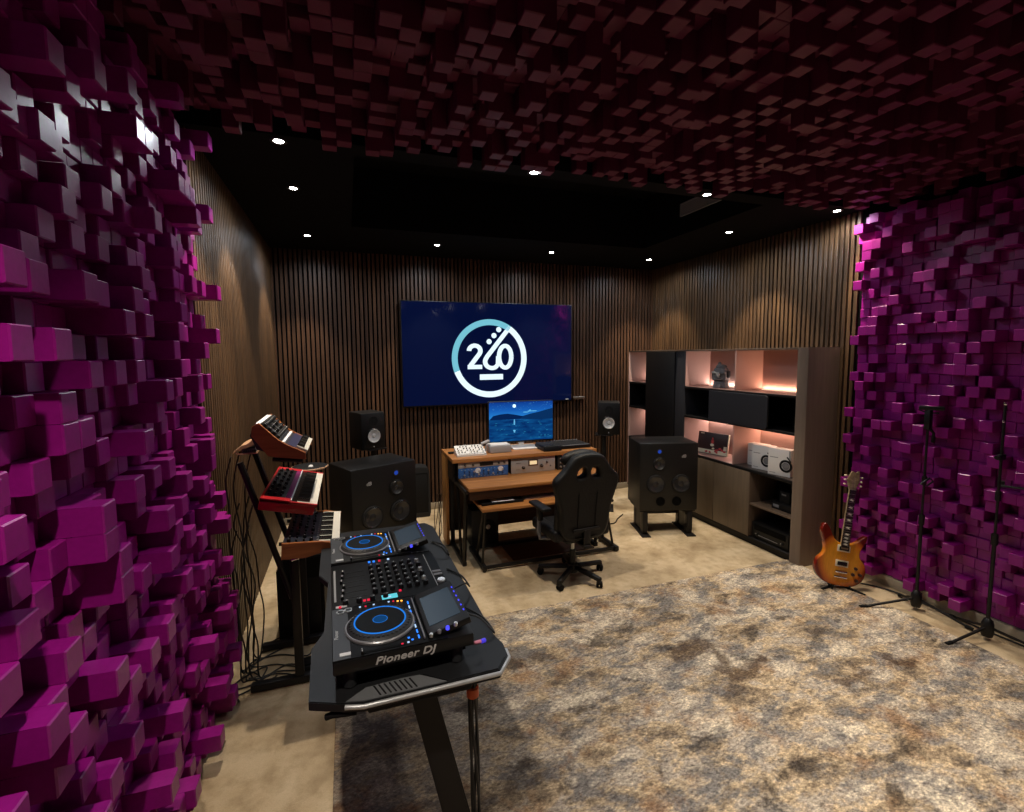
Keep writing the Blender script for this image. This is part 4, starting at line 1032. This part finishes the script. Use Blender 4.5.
# players and mixer, in a frame turned with the table
GR = R(2.0); GX = Vector((math.cos(GR), math.sin(GR), 0)); GY = Vector((-math.sin(GR), math.cos(GR), 0)); GO = Vector((-.075, 1.508, TZ))
def deck(label, off, lit):
    p = GO + GY * off
    t = thing('dj_media_player', label, 'media player', (p.x, p.y, TZ + .0015), GR)
    Wd, Dp = .329, .453
    b = MB(); b.box(0, Dp, 0, Wd, .062, .106, 'black', .005); b.box(.015, Dp - .02, .035, Wd - .035, .030, .063, 'blackm', .004); b.box(.0, Dp - .09, .001, Wd - .001, .106, .110, 'deck_top', .002); b.build('case', t)
    b = MB(); b.box(.002, .055, .004, Wd - .004, .110, .1112, 'front_grey'); b.build('front_plate', t)
    for x in (.05, .40):
        for y in (.04, .29):
            MB().cyl((x, y, 0), (x, y, .063), .022, 'grey_plastic', bev=.003, n=24).build('foot', t)
    # jog wheel
    jw = MB(); T = TR((.159, .160, .110)) @ Matrix.Diagonal((1.06, 1.06, 1, 1))
    jw.lathe([(.112, 0), (.112, .006), (.109, .009), (.106, .009)], 'jog_rim', T, 64)
    jw.lathe([(.106, .009), (.100, .016), (.086, .020), (.083, .021)], 'grey_plastic', T, 64)
    for k in range(40):
        a = 2 * math.pi * k / 40; jw.ball((.094 * math.cos(a), .094 * math.sin(a), .0175), .006, 'black', (1, 1, .5), T=T, n=6)
    j = jw.build('jog_wheel', t)
    MB().lathe([(.0835, .021), (.0830, .0235), (.0800, .0235), (.0785, .021)], 'led_ring', T, 64).build('light_ring', j, 'glowing blue ring')
    MB().lathe([(.0785, .021), (.077, .023), (0, .023)], 'deck_top', T, 48).build('platter', j)
    b = MB(); b.lathe([(.024, .0235), (.023, .0242), (.022, .0235)], 'led_ring', T, 32)
    b.lathe([(0, .0238), (.021, .0238), (.021, .0232)], 'jog_disp', T, 32); b.build('centre_display', j)
    # raised angled screen
    Ts = TR((.303, .02, .108)) @ RY(-14)
    sc = MB().box(0, .15, 0, .29, -.012, .012, 'black', .004, T=Ts).build('screen_housing', t)
    MB().box(.015, .128, .045, .245, .012, .0135, 'screen_glass', T=Ts).build('screen', sc)
    b = MB()
    for k in range(6): b.box(.139, .144, .05 + k * .035, .059 + k * .035, .012, .015, 'led_violet', .001, T=Ts)
    b.build('button_row', sc, 'violet lit buttons')
    b = MB()
    for k in range(8): b.box(.270, .275, .03 + k * .034, .048 + k * .034, .110, .114, ['led_blue', 'led_blue', 'led_white', 'led_blue'][k % 4], .001)
    b.build('hot_cue_buttons', t, 'blue lit buttons')
    b = MB(); b.box(.287, .292, .02, .30, .110, .118, 'grey', .002); b.build('bar', t)
    for k in range(4):
        b = MB(); b.cyl((.31 + k * .028, .018, .112 + k * .007), (.31 + k * .028, .018, .126 + k * .007), .0065, ['silver_knob', 'grey', 'led_violet', 'silver_knob'][k], n=14, bev=.002); b.build('rotary_button', t)
    for x, y, m in ((.030, .298, 'led_green'), (.058, .305, 'led_orange_dim')):
        b = MB(); b.lathe([(.014, 0), (.014, .004), (.011, .004), (.011, 0)], 'silver_knob', TR((x, y, .110)), 24); b.lathe([(0, .003), (.010, .003), (.010, 0)], 'grey_plastic', TR((x, y, .110)), 20)
        b.build('play_button', t)
    for k, (x, y, m) in enumerate(((.252, .302, 'led_orange'), (.238, .305, 'led_orange'), (.222, .31, 'led_red'), (.205, .312, 'led_white'), (.215, .018, 'led_red'), (.235, .02, 'led_white'), (.25, .03, 'led_blue'), (.24, .045, 'led_blue'), (.12, .31, 'led_red'), (.10, .312, 'led_white'), (.15, .312, 'led_white'))):
        b = MB(); b.box(-.0035, .0035, -.003, .003, 0, .003, m, .0008); o = b.build('lit_button', t); o.location = (x, y, .110)
    b = MB(); b.box(.022, .055, .020, .036, .111, .1125, 'print_white'); b.build('label_plate', t)
    b = MB(); b.box(.085, .225, .010, .022, .110, .1112, 'port_black'); b.box(.085, .093, .006, .026, .111, .122, 'black', .002); b.box(.0885, .0895, .006, .026, .122, .1225, 'print_white'); b.build('tempo_slider', t)
    text('Pioneer DJ', .034, 'print_grey2', t, TR((.222, -.0012, .083)) @ RX(90) @ Matrix.Diagonal((1.22, 1, 1, 1)), 'lettering', ext=.0006, shear=.25, bold=.0007, space=1.05)
    text('Pioneer', .018, 'print_white', t, TR((.014, .15, .1113)) @ RZ(90), 'lettering', ext=.0004)
    return t
M['jog_rim'] = mat('jog_rim', (.22, .22, .23), .35, .4); M['deck_top'] = mat('deck_top', (.0022, .0022, .0024), .5, spec=.12); M['front_grey'] = mat('brushed_front_plate', (.03, .031, .033), .45, .2); M['led_orange_dim'] = emis('led_amber', (1, .5, .1), .4); M['print_grey2'] = mat('lettering_silver', (.42, .41, .40), .45)
deck('black DJ media player with blue jog wheel nearest the camera', 0.0, True)
deck('black DJ media player with blue jog wheel at the far end beyond the mixer', .755, True)
pm = GO + GY * .337
mx = thing('dj_mixer', 'black DJ mixer full of knobs between the two media players', 'mixer', (pm.x, pm.y, TZ + .0015), GR)
b = MB(); b.box(0, .46, 0, .41, .02, .102, 'black', .005); b.box(.004, .455, .004, .406, .102, .1045, 'deck_top', .001); b.build('case', mx)
for x in (.04, .42):
    for y in (.04, .37): MB().cyl((x, y, 0), (x, y, .021), .02, 'rubber', n=16).build('foot', mx)
b = MB()
for k in range(6): b.box(.035, .135, .075 + k * .046, .078 + k * .046, 0.1045, 0.1055, 'black')
b.box(.01, .018, .06, .35, 0.1045, 0.1050, 'print_grey'); b.build('fader_slots', mx)
for k in range(6):
    b = MB(); b.box(-.006, .006, -.010, .010, 0, .012, 'black', .002); b.box(-.0012, .0012, -.009, .009, .012, .0126, 'print_white'); o = b.build('fader_cap', mx); o.location = (.04 + (k % 3) * .004, .0765 + k * .046, 0.1055)
for k in range(6):
    for j in range(7):
        knob('silver' if j == 6 and k % 2 else 'm', mx, TR((.165 + j * .034, .085 + k * .046, 0.1045)) @ RZ(random.Random(k * 9 + j).uniform(-60, 60)))
for j in range(4): knob('m', mx, TR((.05 + j * .05, .03, 0.1045)) @ RZ(-90), 'knob')
b = MB(); b.box(.185, .245, .012, .045, 0.1045, 0.1065, 'lcd'); b.box(.20, .22, .02, .03, 0.1065, 0.1068, 'led_white'); b.build('display', mx, 'small cyan display')
for k, (x, y, m) in enumerate(((.165, .385, 'led_blue'), (.185, .385, 'led_blue'), (.25, .387, 'led_white'), (.21, .385, 'led_red'), (.12, .03, 'led_red'), (.135, .03, 'led_red'), (.26, .06, 'led_red'), (.03, .01, 'led_red'))):
    b = MB(); b.box(-.005, .005, -.006, .006, 0, .004, m, .001); o = b.build('lit_button', mx); o.location = (x, y, 0.1045)
b = MB()
for k in range(2): b.box(.415, .452, .14 + k * .03, .158 + k * .03, 0.1045, 0.1090, 'grey', .002)
b.lathe([(0, .006), (.016, .006), (.018, 0)], 'silver_knob', TR((.435, .09, 0.1045))); b.box(.41, .413, .05, .38, 0.1045, 0.1060, 'print_grey'); b.build('headphone_section', mx)
b = MB(); b.box(.015, .055, .008, .022, 0.1045, 0.1060, 'print_white'); b.build('label_plate', mx)
for k, (a, c) in enumerate((((.40, 1.95), (.46, 2.05)), ((.40, 2.5), (.44, 2.42)), ((.37, 1.76), (.46, 1.66)))):
    p = [(a[0], a[1], TZ + .06), ((a[0] + c[0]) / 2 + .03, (a[1] + c[1]) / 2, TZ + .05), (c[0] + .03, c[1], TZ + .008), (c[0] + .02, c[1] + .12, TZ + .006), (c[0] - .03, c[1] + .22, TZ + .006)]
    o = MB().tube(smooth_path(p, 5), .004, 'cable', n=6).build('audio_cable'); tag(o, 'thin black cable looping on the table behind the players', 'cable', 'cables behind the players')
b = MB(); b.cyl((0, 0, 0), (.035, .0, .0), .008, 'led_pink', n=12); b.cyl((.035, 0, 0), (.055, .01, -.004), .010, 'plug_blue', n=12)
M['led_pink'] = mat('pink_plug', (.6, .2, .3), .4); M['plug_blue'] = mat('blue_plug', (.05, .04, .5), .4, emit=(.08, .05, .9), es=.4)
o = b.build('cable_plug'); o.scale = (.75, .75, .75); o.location = (.382, 1.545, TZ + .058); tag(o, 'pink and blue plug in the back of the nearest player', 'plug')

# ------------------------------------------------------------------ keyboard stand with three synthesizers
kst = thing('keyboard_stand', 'black steel three-tier keyboard stand in front of the left wall', 'keyboard stand', (0, 0, 0))
for yy in (3.075, 3.50):
    b = MB(); b.box(-.61, -.20, yy - .025, yy + .025, .012, .055, 'steel', .006); b.build('foot', kst)
    b = MB(); b.box(-.365, -.315, yy - .02, yy + .02, .055, .875, 'steel', .005); b.build('post', kst)
    b = MB(); b.tube([(-.36, yy, .55), (-.60, yy, 1.40)], .018, 'steel', n=8); b.build('upright', kst)
    for z, dz, xa, xb in ((.862, .03, -.42, -.10), (1.072, .06, -.50, -.21), (1.385, .02, -.43, -.27)):
        b = MB(); b.tube([(xa, yy, z + dz), (xb, yy, z)], .012, 'steel', n=8); b.build('arm', kst)
MB().box(-.36, -.32, 3.09, 3.49, .80, .84, 'steel', .004).build('cross_bar', kst)
b = MB(); b.cyl((-.35, 3.04, .80), (-.31, 3.035, .81), .012, 'chrome'); b.build('bolt', kst)
def keys(b, x0_, x1_, y0_, y1_, z, T=None):
    n = max(7, int((y1_ - y0_) / .0235)); w = (y1_ - y0_) / n
    for i in range(n):
        b.box(x0_, x1_, y0_ + i * w + .0008, y0_ + (i + 1) * w - .0008, z - .012, z, 'key_white', T=T)
    for i in range(n - 1):
        if i % 7 in (2, 6): continue
        b.box(x0_, x0_ + (x1_ - x0_) * .62, y0_ + (i + 1) * w - .006, y0_ + (i + 1) * w + .006, z, z + .010, 'key_black', T=T)
XZ = lambda y: TR((0, y, 0)) @ RX(90)
# top: wooden analogue synthesizer
s1 = thing('synthesizer', 'wood-cased vintage style synthesizer with raised knob panel, topmost on the stand', 'synthesizer', (0, 0, 0))
prof = [(-.515, 1.614), (-.48, 1.631), (-.385, 1.531), (-.335, 1.496), (-.245, 1.448), (-.243, 1.408), (-.36, 1.425), (-.44, 1.44), (-.52, 1.56)]
for yy, nm in ((3.0, 'cheek'), (3.47, 'cheek')):
    b = MB(); b.prism(prof, -.012, .012, 'synth_wood', T=XZ(yy), bev=.002); b.build('side_cheek', s1, 'red-brown wooden side cheek')
b = MB(); b.prism([(-.515, 1.605), (-.48, 1.622), (-.385, 1.522), (-.335, 1.487), (-.25, 1.44), (-.25, 1.415), (-.40, 1.44), (-.50, 1.48), (-.53, 1.56)], -.46, -.012, 'panel_grey', T=XZ(3.0)); b.build('case', s1)
pa = math.degrees(math.atan2(.10, .095)); n_ = Vector((.10, 0, .095)).normalized()
def on_panel(u, y, h=.0): 
    p = Vector((-.48, 0, 1.622)) + Vector((.095, 0, -.10)) * u + n_ * h; return TR((p.x, y, p.z)) @ RY(pa)
b = MB(); b.box(-.002, .012, 3.02, 3.45, -.004, .006, 'paper', T=TR((-.50, 0, 1.622)) @ RY(20)); b.box(-.002, .006, 3.02, 3.45, -.004, .006, 'paper', T=TR((-.484, 0, 1.622)) @ RY(20)); b.build('top_trim', s1)
for i in range(9):
    for j in range(4): knob('m' if (i * j) % 3 else 'l', s1, on_panel(.14 + j * .24, 3.05 + i * .046))
b = MB(); b.box(-.378, -.355, 3.03, 3.45, 1.502, 1.512, 'paper', T=None); b.build('panel_stripe', s1)
b = MB(); T = TR((-.345, 0, 1.492)) @ RY(28); b.box(0, .055, 3.02, 3.46, .0, .008, 'key_navy', T=T); M['key_navy'] = mat('navy_panel', (.02, .02, .06), .4)
b.build('wheel_panel', s1)
b = MB(); keys(b, .05, .115, 3.03, 3.45, .018, T=TR((-.345, 0, 1.492)) @ RY(28)); b.build('keybed', s1)
# middle: red synthesizer
s2 = thing('synthesizer', 'bright red synthesizer on the middle tier of the keyboard stand', 'synthesizer', (0, 0, 0))
Tr2 = TR((-.480, 2.90, 1.228)) @ RY(13)
b = MB(); b.box(0, .29, 0, .80, -.068, -.018, 'red', .008, T=Tr2); b.box(0, .155, 0, .055, -.02, .003, 'red', .004, T=Tr2); b.box(0, .155, .745, .80, -.02, .003, 'red', .004, T=Tr2)
b.box(0, .012, 0, .80, -.02, .003, 'red', .002, T=Tr2); b.box(.0, .30, 0, .018, -.02, -.002, 'red', .003, T=Tr2); b.box(.0, .30, .782, .80, -.02, -.002, 'red', .003, T=Tr2); b.build('case', s2)
M['purple_panel'] = mat('violet_stripe', (.16, .01, .10), .4)
b = MB(); b.box(.012, .125, .055, .745, -.02, .002, 'black', .002, T=Tr2); b.box(.125, .155, .055, .745, -.02, .0025, 'purple_panel', .001, T=Tr2); b.box(.155, .160, .018, .782, -.018, .004, 'paper', T=Tr2); b.build('control_panel', s2)
for i in range(13):
    for j in range(3): knob('m' if (i + j) % 2 else 's', s2, Tr2 @ TR((.032 + j * .033, .085 + i * .052, .002)))
b = MB(); b.box(.162, .222, .018, .782, -.02, -.008, 'key_black', T=Tr2); keys(b, .19, .298, .02, .78, -.004, Tr2); b.build('keybed', s2)
# lower: dark synthesizer with wooden cheeks
s3 = thing('synthesizer', 'dark synthesizer with wooden cheeks and large white keys on the lowest tier', 'synthesizer', (0, 0, 0))
Tr3 = TR((-.365, 2.76, 1.0)) @ RY(4)
b = MB(); b.box(0, .245, .02, .56, -.075, -.004, 'panel_navy', .003, T=Tr3); M['panel_navy'] = mat('navy_black_panel', (.014, .018, .03), .35)
b.box(.19, .29, .02, .56, -.055, -.02, 'panel_navy', .003, T=Tr3); b.build('case', s3)
for y in (.0, .56):
    b = MB(); b.prism([(0, -.085), (0, .004), (.20, .004), (.295, -.012), (.295, -.03), (.20, -.058), (.12, -.082)], -.02, 0, 'synth_wood', T=Tr3 @ TR((0, y, 0)) @ RX(90), bev=.002); b.build('side_cheek', s3, 'red-brown wooden side cheek')
for i in range(10):
    for j in range(4): knob('s' if (i + j) % 3 else 'm', s3, Tr3 @ TR((.03 + j * .038, .05 + i * .053, -.004)))
b = MB()
for i in range(14): b.box(.17, .178, .05 + i * .035, .066 + i * .035, -.004, -.001, 'grey', T=Tr3)
b.build('button_row', s3)
b = MB(); keys(b, .185, .292, .025, .555, .0, Tr3); b.build('keybed', s3)
# tray of connectors behind the top synth
wt = thing('wooden_tray', 'pale curved wooden tray with plugged cables behind the top synthesizer', 'tray', (0, 0, 0))
me = shape('wt', [smooth_loop([(-.68, 1.415), (-.64, 1.455), (-.59, 1.475), (-.555, 1.51), (-.548, 1.485), (-.57, 1.455), (-.62, 1.44), (-.66, 1.425)], 4)], .22, .003)
b = MB(); b.mesh(me, 'rim_wood', XZ(3.40)); b.build('curved_back', wt)
b = MB(); b.box(-.655, -.545, 3.29, 3.51, 1.405, 1.413, 'rim_wood', .002); b.build('base_board', wt)
b = MB(); b.box(-.63, -.55, 3.30, 3.5, 1.413, 1.44, 'grey', .002)
for k in range(6): b.cyl((-.615 + k * .012, 3.285, 1.427), (-.615 + k * .012, 3.30, 1.427), .006, 'black', n=8)
b.build('socket_block', wt)
# round side table top behind the red synth
rt = thing('side_table', 'small round dark side table with pale wooden rim behind the red synthesizer', 'side table', (-.298, 3.98, 0))
b = MB(); b.lathe([(0, 1.145), (.118, 1.145), (.128, 1.148), (.128, 1.156), (.121, 1.159), (0, 1.159)], 'blackm', n=40); b.build('top', rt)
b = MB(); b.lathe([(.1285, 1.146), (.133, 1.148), (.133, 1.156), (.1285, 1.158)], 'rim_wood', n=40); b.build('rim', rt)
b = MB(); b.cyl((0, 0, .02), (0, 0, 1.145), .016, 'steel'); b.build('pole', rt); b = MB(); b.lathe([(0, .03), (.03, .028), (.13, .012), (.14, 0), (0, 0)], 'steel', n=32); b.build('base', rt)
o = MB().lathe([(0, .012), (.014, .01), (.018, 0), (0, 0)], 'paper', n=16).build('small_cap'); o.location = (-.29, 3.95, 1.1595); tag(o, 'tiny white cap lying on the round side table', 'cap')
# black speaker box on the floor below the stand
bb = thing('floor_speaker', 'black box speaker on the floor behind the keyboard stand', 'loudspeaker', (-.355, 3.56, 0))
MB().prism([(-.16, .0), (.145, .0), (.145, .0 + .60), (-.10, .60), (-.16, .52)], -.50, 0, 'blackm', T=RX(90), bev=.006).build('cabinet', bb)
MB().box(-.13, .12, -.006, 0, .05, .45, 'black', .004).build('grille', bb)
# power strip and pedal
ps = thing('foot_pedal', 'black foot pedal on the floor between the stand feet', 'pedal', (-.29, 3.22, 0), R(8))
MB().box(-.085, .085, -.05, .06, 0, .035, 'blackm', .006).build('base', ps)
MB().box(-.05, .075, -.035, .045, .035, .05, 'black', .005, T=RY(-6)).build('treadle', ps)
b = MB(); b.box(-.03, .03, -.05, .05, 0, .035, 'white', .004); o = b.build('power_adapter'); o.location = (-.20, 3.33, 0); tag(o, 'small pale power adapter on the floor beside the foot pedal', 'adapter')
# cables falling from the synths to the floor
r = random.Random(11)
for k in range(9):
    x = -.70 + .022 * (k % 5) + r.uniform(-.01, .01); y = 3.16 + .075 * (k % 4)
    ztop = [1.42, 1.12, .95][k % 3]
    pts = [(x + .04, y, ztop), (x, y + .02, ztop - .15)]
    z = ztop - .3
    while z > .12:
        pts.append((x + r.uniform(-.03, .03) + .03 * (1.2 - z), y + r.uniform(-.04, .04), z)); z -= .2
    ex, ey = -.66 + r.uniform(0, .35), 3.1 + r.uniform(0, .5)
    pts += [(x + .02, y + .02, .03), ((x + ex) / 2, (y + ey) / 2 + .05, .008), (ex, ey, .008), (ex + r.uniform(-.06, .1), ey + r.uniform(-.1, .1), .008)]
    o = MB().tube(smooth_path(pts, 5), .0045, 'cable', n=6).build('hanging_cable'); tag(o, 'black cable hanging from the keyboards to the floor by the left wall', 'cable', 'cables hanging behind the keyboard stand')
for k, pts in enumerate(([(-.70, 3.30, .01), (-.58, 3.42, .008), (-.46, 3.52, .008), (-.50, 3.60, .01)], [(-.72, 3.12, .01), (-.60, 3.15, .008), (-.45, 3.28, .008), (-.35, 3.24, .01)], [(-.66, 3.0, .01), (-.72, 3.18, .008), (-.56, 3.30, .012), (-.60, 3.12, .008), (-.70, 3.05, .012)])):
    o = MB().tube(smooth_path(pts, 6), .005, 'cable', n=6).build('floor_cable'); tag(o, 'black cable lying looped on the floor under the keyboard stand', 'cable', 'cables on the floor under the stand')
# cable tangle left of the desk
r = random.Random(5)
for k in range(5):
    pts = [(.90 - .01 * k, 4.95, .55), (.86 + r.uniform(-.04, .04), 4.96, .35), (.84 + r.uniform(-.05, .05), 4.9, .15), (.82 + r.uniform(-.05, .05), 4.82, .01), (.90, 4.75 + r.uniform(-.05, .05), .008)]
    o = MB().tube(smooth_path(pts, 5), .004, 'cable_brown', n=6).build('hanging_cable'); tag(o, 'thin brown cable trailing to the floor at the desk left side', 'cable', 'cables at the desk left side')
o = MB().tube(smooth_path([(2.62, 4.95, .008), (2.9, 4.85, .008), (3.05, 4.98, .008), (3.2, 5.1, .008)], 6), .006, 'cable', n=6).build('floor_cable'); tag(o, 'black cable on the floor between the desk and the right loudspeaker', 'cable')

# ------------------------------------------------------------------ camera
cd = bpy.data.cameras.new('camera'); cam = bpy.data.objects.new('camera', cd); COL.objects.link(cam)
f = 480.63
cd.sensor_fit = 'HORIZONTAL'; cd.sensor_width = 36; cd.lens = f / 1024 * 36; cd.clip_start = .05; cd.clip_end = 50
cd.shift_x = 0; cd.shift_y = -(406 - 397.43) / 1024
yaw, pitch, roll = R(18.9064), R(5.0157), R(.483)
rgt = Vector((math.cos(yaw), -math.sin(yaw), 0)); fw = Vector((math.sin(yaw) * math.cos(pitch), math.cos(yaw) * math.cos(pitch), -math.sin(pitch)))
dn = fw.cross(rgt)
c_, s_ = math.cos(roll), math.sin(roll)
r2 = rgt * c_ + dn * s_; d2 = dn * c_ - rgt * s_
mw = Matrix.Identity(4)
for i in range(3): mw[i][0] = r2[i]; mw[i][1] = -d2[i]; mw[i][2] = -fw[i]
mw[0][3], mw[1][3], mw[2][3] = 0, 0, 2.0
cam.matrix_world = mw
S.camera = cam

w = bpy.data.worlds.new('world'); S.world = w; w.use_nodes = True
w.node_tree.nodes['Background'].inputs[0].default_value = (0, 0, 0, 1)
S.view_settings.view_transform = 'Standard'; S.view_settings.look = 'None'; S.view_settings.gamma = 1; S.view_settings.use_curve_mapping = False
S.view_settings.exposure = 0.22
S.cycles.use_denoising = True
S.cycles.max_bounces = 6; S.cycles.diffuse_bounces = 4; S.cycles.glossy_bounces = 3
S.cycles.sample_clamp_indirect = 4.0
